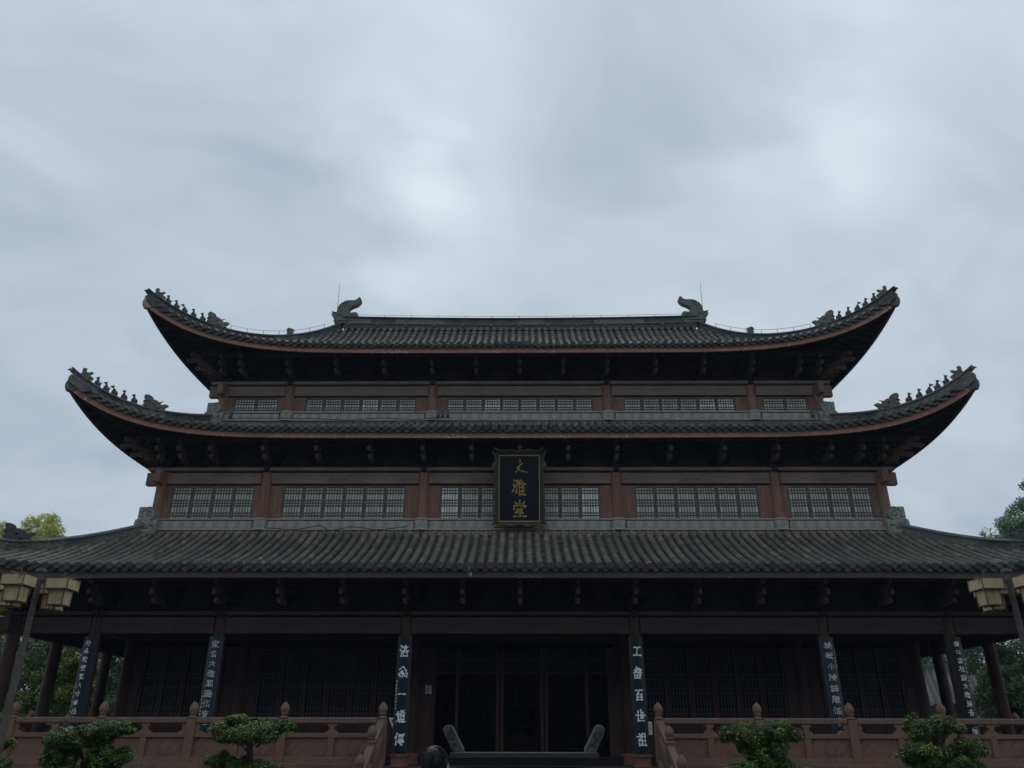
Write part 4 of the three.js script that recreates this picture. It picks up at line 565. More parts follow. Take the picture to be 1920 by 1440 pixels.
// ------------------------------------------------------------------ name plaque
{
  const t = thing('name_plaque', [-0.02, Y(5.56), -1.68]); t.rotation.x = 0.2; tag(t, 'large black upright plaque with three gold characters in a flared gilt frame', 'plaque');
  const w = 1.1, h = 1.8, cv = document.createElement('canvas'); cv.width = 560; cv.height = 900; const c = cv.getContext('2d'), r = rng(31); c.fillStyle = '#151a27'; c.fillRect(0, 0, 560, 900);
  for (let i = 0; i < 700; i++) { c.globalAlpha = 0.04; c.fillStyle = r() < 0.5 ? '#5a6272' : '#000'; c.fillRect(r() * 560, r() * 900, 2, 30 + r() * 120); } c.globalAlpha = 1; c.fillStyle = '#b09a55';
  drawGlyph(c, 'daSign', 285, 150, 235, 205, 9.5, r); drawGlyph(c, 'ya', 275, 440, 205, 245, 11.5, r); drawGlyph(c, 'tang', 280, 740, 205, 240, 12.5, r);
  S3().box(0, h / 2, -0.03, w + 0.1, h + 0.1, 0.05).build('backing', M.lacquer, t);
  const f = new THREE.PlaneGeometry(w, h); f.translate(0, h / 2, 0.001); mesh('lettered_face', f, std({ name: 'gold_lettered_lacquer', map: canvasTex(cv), roughness: 0.36 }), t);
  const g = S3(); for (const s of [-1, 1]) { g.box(s * (w / 2 + 0.012), h / 2, 0.015, 0.028, h + 0.05, 0.035, 0.006); g.box(0, s > 0 ? h + 0.012 : -0.012, 0.017, w, 0.03, 0.035, 0.006); } g.build('gilt_fillet', M.gold, t);
  const wavy = (L, H, flare, n) => { // board from the fillet outward, wavy outer edge
    const a = [[-L / 2, 0], [L / 2, 0]], N = 28; for (let i = 0; i <= N; i++) { const u = i / N, x = lerp(L / 2 + flare, -L / 2 - flare, u), e = Math.abs(u - 0.5) * 2; a.push([x, H * (0.78 + 0.16 * Math.cos(u * Math.PI * 2 * n) + 0.3 * e * e * e)]); } return a; };
  const side = (L, H, flare, n, x, y, rz, tilt, edge = M.goldDull) => { const o = wavy(L, H, flare, n), m = new THREE.Matrix4().makeTranslation(x, y, 0).multiply(new THREE.Matrix4().makeRotationZ(rz)).multiply(new THREE.Matrix4().makeRotationX(tilt)); const b = S3(); b.add(extrude(o, 0.03, 0.006), m); b.build('flared_frame', M.frameDark, t);
    const e = S3(), pts = o.slice(2).map(([a, q]) => V(a, q, 0.012)); e.add(tube(pts, 0.009, 60, 5), m); e.build('gilt_edge', edge, t); };
  side(w + 0.05, 0.2, 0.14, 3, 0, h + 0.03, 0, 0.75); side(w + 0.05, 0.2, 0.09, 3, 0, -0.03, Math.PI, 0.95, M.gold); side(h + 0.06, 0.19, 0.1, 5, -w / 2 - 0.025, h / 2, Math.PI / 2, 0.75); side(h + 0.06, 0.19, 0.1, 5, w / 2 + 0.025, h / 2, -Math.PI / 2, 0.75);
  const k = S3(); for (const [x, y] of [[-w / 2 - 0.15, h * 0.85], [w / 2 + 0.15, h * 0.85], [-w / 2 - 0.15, 0.2], [w / 2 + 0.15, 0.2]]) k.place(new THREE.TorusGeometry(0.04, 0.015, 6, 12), x, y, 0.13); k.build('carved_knot', M.goldDull, t);
  const b = S3(); b.rod(V(-0.4, h * 0.8, -0.05), V(-0.4, h * 0.9, -0.55), 0.02); b.rod(V(0.4, h * 0.8, -0.05), V(0.4, h * 0.9, -0.55), 0.02); b.rod(V(-0.4, 0.05, -0.05), V(-0.4, 0.0, -0.3), 0.02); b.rod(V(0.4, 0.05, -0.05), V(0.4, 0.0, -0.3), 0.02); b.build('hanger', M.iron, t);
}

// ------------------------------------------------------------------ stone balustrades
const RAIL = CURB + 0.87;
const finialPts = [[0, 0], [0.085, 0], [0.1, 0.02], [0.085, 0.045], [0.06, 0.06], [0.06, 0.08], [0.08, 0.09], [0.08, 0.105], [0.062, 0.115], [0.085, 0.145], [0.098, 0.185], [0.09, 0.235], [0.06, 0.29], [0.02, 0.33], [0, 0.34]];
const finialGeo = metresUV(new THREE.LatheGeometry(finialPts.map(([a, b]) => new THREE.Vector2(a, b)), 16).toNonIndexed());
function post(parent, x, y0, z, h, mat = M.redStone, w = 0.185) {
  const p = S3(); p.box(0, h / 2, 0, w, h, w, 0.012); const m = p.build('post', mat, parent); m.position.set(x, y0, z); mesh('finial', finialGeo, mat, m, [0, h, 0]); return m;
}
const vaseGeo = (() => { const o = smoothOutline([[-0.06, 0.11], [-0.09, 0.06], [-0.045, 0.02], [-0.045, -0.02], [-0.09, -0.06], [-0.13, -0.11], [0.13, -0.11], [0.09, -0.06], [0.045, -0.02], [0.045, 0.02], [0.09, 0.06], [0.06, 0.11]], 2), g = extrude(o, 0.08, 0.012, 2); return metresUV(g.index ? g.toNonIndexed() : g); })();
const halfVase = (() => { const g = extrude(smoothOutline([[0, 0.11], [0.1, 0.1], [0.07, 0.05], [0.1, 0.02], [0.07, -0.03], [0.13, -0.07], [0.16, -0.11], [0, -0.11]], 2), 0.08, 0.01, 2); return metresUV(g.index ? g.toNonIndexed() : g); })();
function bayOf(parent, L, y0, place, two = true) { // one bay in its own frame: x along, origin at the middle of the foot
  const add = (name, s, mat) => { const m = s.build(name, mat, parent); place(m); return m; };
  add('top_rail', S3().box(0, 0.81, 0, L, 0.12, 0.15, 0.03), M.redStone); add('middle_rail', S3().box(0, 0.525, 0, L, 0.09, 0.12, 0.012), M.redStone); add('bottom_rail', S3().box(0, 0.06, 0, L, 0.12, 0.16, 0.012), M.redStone);
  const mids = two ? [0] : []; for (const x of mids) { add('stile', S3().box(x, 0.3, 0, 0.13, 0.36, 0.12, 0.01), M.redStone); const v = S3(); v.add(vaseGeo); const m = v.build('vase_support', M.redStone, parent); m.geometry.translate(0, 0.66, 0); place(m); }
  for (const s of [-1, 1]) { const v = S3(); v.place(halfVase, -s * L / 2, 0.66, 0, 0, s > 0 ? 0 : Math.PI, 0); add('half_vase_support', v, M.redStone); }
  const half = two ? (L - 0.13) / 2 : L; for (const s of two ? [-1, 1] : [0]) add('panel', S3().box(s * (half / 2 + 0.065), 0.3, -0.012, half, 0.36, 0.06, 0.006), M.redPanel);
}
function balustrade(label, xs, z, dir) {
  const t = thing('balustrade'); tag(t, label, 'balustrade');
  for (const x of xs) post(t, x, CURB, z, 0.84);
  for (let i = 0; i < xs.length - 1; i++) { const L = xs[i + 1] - xs[i] - 0.18, c = (xs[i] + xs[i + 1]) / 2; bayOf(t, L, CURB, (m) => m.position.set(c, CURB, z)); }
  return t;
}
const PX = [2.885, 4.95, 6.87, 8.78, 10.66, 12.25, 13.75];
balustrade('red sandstone balustrade along the terrace edge on the bamboo side of the steps', PX.map((x) => -x).reverse(), 1.88);
balustrade('red sandstone balustrade along the terrace edge on the pavilion side of the steps', PX, 1.88);
for (const s of [-1, 1]) { // terrace ends
  const t = thing('balustrade'); tag(t, s < 0 ? 'red sandstone balustrade running back along the terrace end by the sago palms' : 'red sandstone balustrade running back along the terrace end by the pavilion', 'balustrade');
  const zs = [1.88, -0.2, -2.2, -4.2, -6.2, -8.2, -10.2, -11.9]; for (const z of zs.slice(1)) post(t, s * 13.75, CURB, z, 0.84);
  for (let i = 0; i < zs.length - 1; i++) { const L = zs[i] - zs[i + 1] - 0.18, c = (zs[i] + zs[i + 1]) / 2; bayOf(t, L, CURB, (m) => { m.position.set(s * 13.75, CURB, c); m.rotation.y = s * Math.PI / 2; }); }
}
for (const s of [-1, 1]) { // sloping stair balustrades
  const t = thing('stair_balustrade'); tag(t, s < 0 ? 'weathered sloping stair balustrade beside the standing man' : 'weathered sloping stair balustrade on the side away from the man', 'balustrade');
  const P = [[1.95, CURB], [3.05, CURB - 0.47], [4.15, 0.22]]; for (let i = 1; i < 3; i++) post(t, s * 2.885, P[i][1] - 0.1, P[i][0], 0.94, M.greyRed);
  for (let i = 0; i < 2; i++) { const [z0, y0] = P[i], [z1, y1] = P[i + 1], L = Math.hypot(z1 - z0, y1 - y0), a = Math.atan2(y0 - y1, z1 - z0), c = [(z0 + z1) / 2, (y0 + y1) / 2];
    const bar = (name, up, h, d, mat) => S3().box(s * 2.885, c[1] + up, c[0], d, h, L - 0.1, 0.015, a).build(name, mat, t); bar('top_rail', 0.78, 0.12, 0.15, M.greyRed); bar('middle_rail', 0.48, 0.09, 0.12, M.redStone); bar('panel', 0.26, 0.36, 0.07, M.redPanel); bar('bottom_rail', 0.04, 0.14, 0.2, M.redStone); }
  const drum = S3(); drum.place(new THREE.CylinderGeometry(0.24, 0.24, 0.14, 24), s * 2.885, 0.36, 4.46, 0, 0, Math.PI / 2); drum.place(new THREE.TorusGeometry(0.18, 0.025, 6, 20), s * 2.885, 0.36, 4.46, 0, Math.PI / 2, 0); drum.box(s * 2.885, 0.09, 4.45, 0.2, 0.2, 0.6, 0.02); drum.build('drum_stone', M.greyRed, t);
}

// ------------------------------------------------------------------ stone altar table
{
  const t = thing('stone_altar', [0.045, 0, 9.4]); tag(t, 'carved grey stone altar table with two upturned ends before the steps', 'stone altar');
  const top = 1.485; S3().box(0, top - 0.03, 0, 1.74, 0.06, 0.62, 0.008).build('slab', M.altarTop, t);
  const b = S3(); b.box(0, (top - 0.18) / 2 + 0.04, 0, 1.66, top - 0.22, 0.54, 0.03); const r = rng(44); for (let i = 0; i < 90; i++) { const x = (r() - 0.5) * 1.56, y = 0.12 + r() * (top - 0.32); b.place(new THREE.TorusGeometry(0.03 + r() * 0.04, 0.012, 5, 9, 2 + r() * 3), x, y, 0.272, 0, 0, r() * 6); } b.build('carved_body', M.altar, t); S3().box(0, top - 0.095, 0, 1.56, 0.07, 0.48, 0.01).build('neck', M.altarTop, t); S3().box(0, 0.05, 0, 1.8, 0.1, 0.66, 0.02).build('plinth', M.altarTop, t);
  for (const s of [-1, 1]) { const w = S3(); w.add(extrude(smoothOutline([[-0.055, 0], [0.055, 0], [0.062, 0.14], [0.06, 0.28], [0.045, 0.32], [-0.045, 0.33], [-0.064, 0.29], [-0.062, 0.14]], 3), 0.22, 0.012)); for (let i = 0; i < 4; i++) w.place(new THREE.TorusGeometry(0.03, 0.009, 5, 10, 4), (i % 2 ? 0.02 : -0.02), 0.08 + i * 0.065, 0.12, 0, 0, i); const m = w.build('upturned_end', M.altar, t); m.position.set(s * 0.775, top - 0.01, 0); m.rotation.z = -s * 0.5; m.scale.x = 0.82; }
}

// ------------------------------------------------------------------ lamp posts with parchment lanterns
function lantern(parent, x, y, z, turn) {
  const g = part('lantern', parent, [x, y, z]); g.rotation.y = turn;
  const tier = (w, y0, y1, w2) => { const sh = S3(), fr = S3(); for (let i = 0; i < 4; i++) { const a = i * Math.PI / 2, c = Math.cos(a), s = Math.sin(a), m = new THREE.Matrix4().makeRotationY(a); const p = new THREE.Matrix4().makeTranslation(0, (y0 + y1) / 2, w / 2 - 0.004).multiply(new THREE.Matrix4().makeRotationX(Math.atan2((w - w2) / 2, y1 - y0))); sh.add(new THREE.BoxGeometry(w - 0.016, y1 - y0, 0.006), m.clone().multiply(p)); const b = new THREE.BoxGeometry(0.014, y1 - y0 + 0.04, 0.014); fr.add(b, m.clone().multiply(new THREE.Matrix4().makeTranslation(w / 2 - 0.002, (y0 + y1) / 2 - 0.008, w / 2 - 0.002))); for (const yy of [y0, y1]) fr.add(new THREE.BoxGeometry(w + 0.004, 0.012, 0.012), m.clone().multiply(new THREE.Matrix4().makeTranslation(0, yy, w / 2 - 0.003))); } fr.box(0, y1, 0, w - 0.02, 0.006, w - 0.02); return [sh, fr]; };
  const [a, b] = tier(0.33, -0.2, -0.05, 0.33), [c, d] = tier(0.225, -0.42, -0.21, 0.21);
  a.build('upper_shade', M.shade, g); c.build('lower_shade', M.shade, g); const f = S3(); f.list.push(...b.list, ...d.list); f.rod(V(0, -0.05, 0), V(0, 0.07, 0), 0.012); for (let i = 0; i < 8; i++) { const q = i * 0.785; f.place(new THREE.TorusGeometry(0.022, 0.005, 4, 8, 4), Math.cos(q) * 0.1, -0.44, Math.sin(q) * 0.1); } f.build('frame', M.iron, g);
  return g;
}
function lampPost(x, z, turn, label, tilt) {
  const t = thing('lamp_post', [x, 0, z], turn); tag(t, label, 'lamp post', undefined); const top = 3.9;
  const p = S3(); p.box(0, 1.35, 0, 0.078, 2.7, 0.078, 0.012); p.box(0, 3.28, 0, 0.062, 1.2, 0.062, 0.01); p.box(0, 2.72, 0, 0.09, 0.07, 0.09, 0.01); p.box(0, 0.1, 0, 0.3, 0.2, 0.3, 0.03); p.box(0, top + 0.02, 0, 0.12, 0.05, 0.12, 0.012); p.build('pole', M.iron, t);
  for (let i = 0; i < 4; i++) { const a = i * Math.PI / 2, m = new THREE.Matrix4().makeRotationY(a), s = S3(), s2 = S3(); s.box(0.29, top - 0.11, 0, 0.58, 0.035, 0.035, 0.006); s.place(new THREE.TorusGeometry(0.07, 0.008, 5, 16, 5), 0.2, top - 0.21, 0); s.place(new THREE.TorusGeometry(0.05, 0.008, 5, 14, 5), 0.09, top - 0.19, 0, 0, 0, 2); s.place(new THREE.TorusGeometry(0.035, 0.007, 5, 12, 5), 0.3, top - 0.17, 0, 0, 0, 1); s.list.forEach((g) => s2.add(g, m)); s2.build('arm', M.iron, t); lantern(t, Math.cos(a) * 0.4, top - 0.07, -Math.sin(a) * 0.4, a + tilt); }
  return t;
}
lampPost(-7.16, 8, -0.14, 'iron lamp post with four parchment lanterns, the one standing nearer the yellow bamboo', 0.12);
lampPost(7.19, 8, 0.2, 'iron lamp post with four parchment lanterns, the one standing nearer the tall green tree', -0.12);

// ------------------------------------------------------------------ small fittings
function flood(x, y, z, label, group) { const t = thing('floodlight', [x, y, z]); tag(t, label, 'floodlight', group); const b = S3(); b.box(0, 0.12, 0.02, 0.1, 0.2, 0.07, 0.012); for (let i = 0; i < 4; i++) b.box(0, 0.05 + i * 0.045, -0.025, 0.09, 0.012, 0.03); b.build('housing', M.black, t); S3().box(0, 0.12, 0.057, 0.082, 0.17, 0.006).build('lens', std({ name: 'floodlight_glass', color: lin(0.06, 0.065, 0.075), roughness: 0.2 }), t); S3().box(0, 0.0, 0, 0.12, 0.03, 0.06, 0.006).build('bracket', M.iron, t); return t; }
[-2.5, -2.36, -2.21].forEach((x, i) => flood(x, Y(9.06), -2.74, ['black floodlight first of three in a row on the roof, beside the post', 'black floodlight in the middle of three on the roof', 'black floodlight farthest from the post of three on the roof'][i], 'three floodlights on the middle roof'));
flood(-8.88, Y(9.04), -2.74, 'single black floodlight by the carved corner on the bamboo side of the middle roof'); flood(8.93, Y(9.04), -2.74, 'single black floodlight by the carved corner on the tall tree side of the middle roof');
{
  const cable = (pts, label) => { const o = S3().add(tube(pts.map((p) => V(...p)), 0.012, 90, 5)).build(numbered('cable'), M.cable, scene); tag(o, label, 'cable'); };
  cable([[-2.4, Y(9.06), -2.72], [-3.2, Y(8.98), -2.72], [-4.2, Y(9.04), -2.74], [-5.2, Y(8.97), -2.72], [-6.5, Y(9.03), -2.74], [-8.8, Y(9.04), -2.72]], 'black cable sagging along the middle roof from three floodlights to the corner floodlight');
  cable([[-7.0, Y(5.36), -1.66], [-6.1, Y(5.32), -1.62], [-5.5, Y(5.42), -1.64], [-5.2, Y(5.26), -1.5], [-4.6, Y(5.38), -1.62], [-3.9, Y(5.3), -1.6], [-3.1, Y(5.4), -1.64]], 'black cable looping over the wide roof below the windows');
  cable([[-0.7, Y(5.36), -1.62], [0.0, Y(5.38), -1.62], [0.5, Y(5.32), -1.6], [0.8, Y(5.28), -1.5]], 'short black cable lying on the roof edge under the plaque');
  const n = thing('no_smoking_sign', [-2.36, FLOOR + 1.75, -1.93]); tag(n, 'small white no smoking sign on the wall beside the doorway', 'sign');
  S3().box(0, 0, 0, 0.16, 0.2, 0.012, 0.004).build('plate', M.white, n); const mk = S3(); mk.place(new THREE.TorusGeometry(0.05, 0.008, 6, 24), 0, 0.025, 0.01); mk.box(0, 0.025, 0.01, 0.1, 0.011, 0.006, 0, 0, 0, 0.8); mk.build('ring', std({ name: 'dull_red_print', color: lin(0.25, 0.05, 0.05), roughness: 0.6 }), n); const ci = S3(); ci.box(0, 0.025, 0.009, 0.06, 0.012, 0.004); ci.box(0, -0.055, 0.008, 0.1, 0.012, 0.003); ci.box(0, -0.078, 0.008, 0.08, 0.008, 0.003); ci.build('print', M.black, n);
  const a = thing('notice_plate', [2.955, FLOOR + 0.82, 0.16]); tag(a, 'white upright notice plate with fine print fixed beside the board', 'notice'); S3().box(0, 0, 0, 0.085, 0.27, 0.012, 0.004).build('plate', M.white, a); const pr = S3(), rr = rng(9); for (let i = 0; i < 9; i++) pr.box((rr() - 0.5) * 0.01, 0.1 - i * 0.025, 0.008, 0.05 + rr() * 0.015, 0.006, 0.002); pr.build('print', M.cable, a);
  const b = thing('pennant_notice', [-2.95, FLOOR + 0.93, 0.14]); tag(b, 'white triangular notice hung beside the board next to the steps', 'notice'); S3().add(extrude([[-0.07, 0.1], [0.08, 0.1], [0.04, -0.13]], 0.012, 0.003)).build('plate', M.white, b); S3().box(0.02, 0.03, 0.011, 0.035, 0.07, 0.004).build('print', M.black, b);
  const x = thing('emergency_light', [-8.2, FLOOR + 0.58, -1.75]); tag(x, 'white box light low on the porch wall seen through the balustrade', 'light box'); S3().box(0, 0, 0, 0.36, 0.11, 0.08, 0.012).build('housing', M.white, x); S3().box(0.1, 0, 0.042, 0.06, 0.03, 0.006, 0.002).build('lens', M.black, x);
  const w = S3(); w.place(new THREE.SphereGeometry(0.04, 8, 6), 0, 0, 0, 0, 0, 0, 0.8, 1.3, 0.5); w.place(new THREE.TorusGeometry(0.05, 0.016, 5, 10, 4), 0, 0.13, 0, 0, 0.4, 0.5); w.rod(V(0.02, 0.07, 0), V(0.0, 0.03, 0), 0.012); w.rod(V(-0.07, 0.1, 0), V(-0.06, -0.02, 0), 0.01, 0.006); const dz = w.build(numbered('broken_tile_clip'), M.paleStone, scene); dz.position.set(-1.15, Y(3.55), 1.17); tag(dz, 'pale broken fragment dangling from the edge of the wide roof', 'fragment');
}
{ // inside: lettered screen and seated statue, in deep shade
  const cv = document.createElement('canvas'); cv.width = 768; cv.height = 512; const c = cv.getContext('2d'), r = rng(52), ks = Object.keys(GLYPH); c.fillStyle = '#57534a'; c.fillRect(0, 0, 768, 512); c.fillStyle = '#2a2622'; for (let i = 0; i < 17; i++) for (let j = 0; j < 14; j++) drawGlyph(c, ks[Math.floor(r() * ks.length)], 30 + i * 44, 26 + j * 36, 22, 24, 1.6, r);
  const t = thing('lettered_screen', [0, FLOOR, -6.9]); tag(t, 'tall wooden screen covered in columns of writing deep inside the doorway', 'screen'); const f = new THREE.PlaneGeometry(4.4, 2.5); f.translate(0, 1.6, 0.042); mesh('lettered_face', f, std({ name: 'written_paper', map: canvasTex(cv), roughness: 0.8 }), t); S3().box(0, 1.6, 0, 4.5, 2.6, 0.08, 0.01).build('frame', M.wood, t); for (const s of [-1, 1]) S3().box(s * 2.2, 0.15, 0, 0.12, 0.3, 0.5, 0.01).build('leg', M.wood, t);
}

// ------------------------------------------------------------------ figures by distance field
function fieldMesh(f, lo, size, res) { // f(x, y, z) < 0 inside
  const mc = new MarchingCubes(res, M.black, false, false, 400000), half = size / 2, cx = lo[0] + half, cy = lo[1] + half, cz = lo[2] + half;
  for (let k = 0; k < res; k++) for (let j = 0; j < res; j++) for (let i = 0; i < res; i++) { const x = cx + (i - res / 2) / (res / 2) * half, y = cy + (j - res / 2) / (res / 2) * half, z = cz + (k - res / 2) / (res / 2) * half; mc.field[k * res * res + j * res + i] = -f(x, y, z); }
  mc.isolation = 0; mc.update(); const n = mc.count, g = new THREE.BufferGeometry(); g.setAttribute('position', new THREE.BufferAttribute(mc.positionArray.slice(0, n * 3), 3)); g.setAttribute('normal', new THREE.BufferAttribute(mc.normalArray.slice(0, n * 3), 3)); g.scale(half, half, half); g.translate(cx, cy, cz); return metresUV(g);
}
const smin = (a, b, k) => { const h = Math.max(k - Math.abs(a - b), 0) / k; return Math.min(a, b) - h * h * k / 4; };
function capsule(a, b, ra, rb) { const ax = a[0], ay = a[1], az = a[2], dx = b[0] - ax, dy = b[1] - ay, dz = b[2] - az, L = dx * dx + dy * dy + dz * dz; return (x, y, z) => { const t = clamp(((x - ax) * dx + (y - ay) * dy + (z - az) * dz) / L, 0, 1); return Math.hypot(x - ax - dx * t, y - ay - dy * t, z - az - dz * t) - lerp(ra, rb, t); }; }
const ellipsoid = (c, r) => (x, y, z) => { const q = Math.hypot((x - c[0]) / r[0], (y - c[1]) / r[1], (z - c[2]) / r[2]); return (q - 1) * Math.min(...r); };
const join = (list, k) => (x, y, z) => { let d = list[0](x, y, z); for (let i = 1; i < list.length; i++) d = smin(d, list[i](x, y, z), k); return d; };
{ // the man in front, seen from behind: head just inside the frame
  const t = thing('person', [-0.515, 0, 14.7], Math.PI - 0.1); t.scale.setScalar(0.975); tag(t, 'man with short black hair seen from behind, standing and facing the hall', 'person');
  const body = join([capsule([0, 1.0, 0], [0, 1.28, 0.0], 0.145, 0.165), capsule([-0.13, 1.32, 0], [0.13, 1.32, 0], 0.085, 0.085), capsule([-0.07, 0.94, 0], [0.07, 0.94, 0], 0.125, 0.125), capsule([0, 1.3, 0], [0, 1.37, 0.0], 0.07, 0.06), ...[-1, 1].flatMap((s) => [capsule([s * 0.18, 1.31, 0], [s * 0.23, 1.06, -0.01], 0.055, 0.046), capsule([s * 0.23, 1.06, -0.01], [s * 0.24, 0.83, 0.06], 0.044, 0.032), capsule([s * 0.09, 0.9, 0], [s * 0.1, 0.5, 0.01], 0.085, 0.06), capsule([s * 0.1, 0.5, 0.01], [s * 0.105, 0.09, -0.02], 0.055, 0.04), capsule([s * 0.105, 0.045, -0.05], [s * 0.12, 0.04, 0.14], 0.045, 0.04)])], 0.06);
  mesh('body', fieldMesh(body, [-0.85, -0.05, -0.85], 1.7, 96), std({ name: 'dark_clothing', color: lin(0.05, 0.055, 0.07), roughness: 0.9 }), t);
  const skin = std({ name: 'skin', color: lin(0.5, 0.29, 0.2), roughness: 0.55 });
  const head = join([ellipsoid([0, 1.5, -0.005], [0.076, 0.105, 0.092]), ellipsoid([0, 1.44, 0.03], [0.058, 0.06, 0.06]), capsule([0, 1.36, -0.015], [0, 1.44, -0.01], 0.056, 0.055), capsule([0, 1.5, 0.09], [0, 1.465, 0.105], 0.011, 0.016), capsule([-0.022, 1.425, 0.085], [0.022, 1.425, 0.085], 0.01, 0.01), ...[-1, 1].flatMap((s) => [ellipsoid([s * 0.081, 1.49, -0.005], [0.012, 0.032, 0.02]), ellipsoid([s * 0.03, 1.512, 0.082], [0.014, 0.01, 0.01])])], 0.018);
  mesh('head', fieldMesh(head, [-0.15, 1.33, -0.15], 0.3, 72), skin, t);
  const hair = (x, y, z) => { const q = ellipsoid([0, 1.516, -0.014], [0.081, 0.099, 0.096])(x, y, z), cut = Math.max(z - 0.055 - (y - 1.5) * 0.4, 1.435 + Math.max(0, z + 0.02) * 0.9 - y), n = (noise3(x * 160, y * 50, z * 160) - 0.5) * 0.006 + (noise3(x * 40, y * 22, z * 40) - 0.5) * 0.008; return Math.max(q + n, cut); };
  const hg = [fieldMesh(hair, [-0.15, 1.38, -0.16], 0.3, 88)], r = rng(66); const tufts = S3(); for (let i = 0; i < 3400; i++) { const a = r() * 6.28, e = -0.7 + r() * 2.25, n = V(Math.cos(a) * Math.cos(e), Math.sin(e), Math.sin(a) * Math.cos(e)); if (n.z > 0.7) continue; const p = V(n.x * 0.079, 1.515 + n.y * 0.097, -0.014 + n.z * 0.094), fl = V(n.x - 0.1 + (r() - 0.5) * 0.3, -0.75, n.z + 0.45 + (r() - 0.5) * 0.3); fl.addScaledVector(n, -fl.dot(n)).normalize(); const dir = fl.addScaledVector(n, 0.06 + 0.22 * r() * r()).normalize(), q = p.clone().addScaledVector(dir, 0.018 + r() * 0.02); tufts.rod(p, q, 0.0016, 0.0005, 3); } hg.push(tufts.geometry());
  mesh('hair', mergeGeometries(hg.map((g) => { const q = g.index ? g.toNonIndexed() : g; for (const k of Object.keys(q.attributes)) if (!['position', 'normal', 'uv'].includes(k)) q.deleteAttribute(k); return q; })), std({ name: 'black_hair', color: lin(0.012, 0.012, 0.014), roughness: 0.55 }), t);
  for (const s of [-1, 1]) { const b = [s * 0.243, 0.79, 0.075], fs = [capsule([s * 0.24, 0.83, 0.06], b, 0.028, 0.032), ellipsoid([b[0], b[1] - 0.035, b[2] + 0.012], [0.018, 0.05, 0.038])]; for (let i = 0; i < 4; i++) { const z = b[2] - 0.018 + i * 0.019, L = [0.065, 0.075, 0.07, 0.055][i], k0 = [b[0], b[1] - 0.075, z], k1 = [b[0] - s * 0.008, b[1] - 0.075 - L * 0.55, z + 0.002], k2 = [b[0] - s * 0.026, b[1] - 0.075 - L, z + 0.002]; fs.push(capsule(k0, k1, 0.0095, 0.0088), capsule(k1, k2, 0.0088, 0.0075)); } fs.push(capsule([b[0] - s * 0.01, b[1] - 0.02, b[2] + 0.038], [b[0] - s * 0.025, b[1] - 0.055, b[2] + 0.06], 0.012, 0.0095), capsule([b[0] - s * 0.025, b[1] - 0.055, b[2] + 0.06], [b[0] - s * 0.032, b[1] - 0.085, b[2] + 0.055], 0.0095, 0.008)); mesh('hand', fieldMesh(join(fs, 0.008), [b[0] - 0.13, b[1] - 0.19, b[2] - 0.13], 0.26, 72), skin, t); }
  const statue = thing('statue', [0.02, FLOOR, -6.2]); tag(statue, 'dark seated robed statue silhouetted on a pedestal inside the doorway', 'statue');
  const sf = join([capsule([0, 0.78, 0], [0, 1.3, 0], 0.36, 0.2), capsule([-0.2, 1.35, 0], [0.2, 1.35, 0], 0.1, 0.1), ellipsoid([0, 1.6, 0.02], [0.085, 0.12, 0.1]), capsule([0, 1.42, 0], [0, 1.55, 0], 0.07, 0.06), capsule([0, 1.68, -0.02], [0, 1.78, -0.03], 0.07, 0.05), capsule([-0.16, 0.8, 0.1], [-0.2, 0.75, 0.35], 0.16, 0.12), capsule([0.16, 0.8, 0.1], [0.2, 0.75, 0.35], 0.16, 0.12), capsule([-0.25, 1.3, 0.02], [-0.28, 1.02, 0.12], 0.09, 0.08), capsule([-0.28, 1.02, 0.12], [-0.05, 0.98, 0.28], 0.075, 0.05), capsule([0.25, 1.3, 0.02], [0.28, 1.02, 0.12], 0.09, 0.08), capsule([0.28, 1.02, 0.12], [0.05, 0.98, 0.28], 0.075, 0.05)], 0.09);
  mesh('figure', fieldMesh(sf, [-0.75, 0.42, -0.7], 1.5, 72), M.bronze, statue); const pd = S3(); pd.box(0, 0.36, 0, 1.1, 0.6, 0.9, 0.03); pd.box(0, 0.05, 0, 1.3, 0.1, 1.1, 0.02); pd.box(0, 0.68, 0, 1.2, 0.08, 1.0, 0.02); pd.build('pedestal', M.greyRed, statue);
}

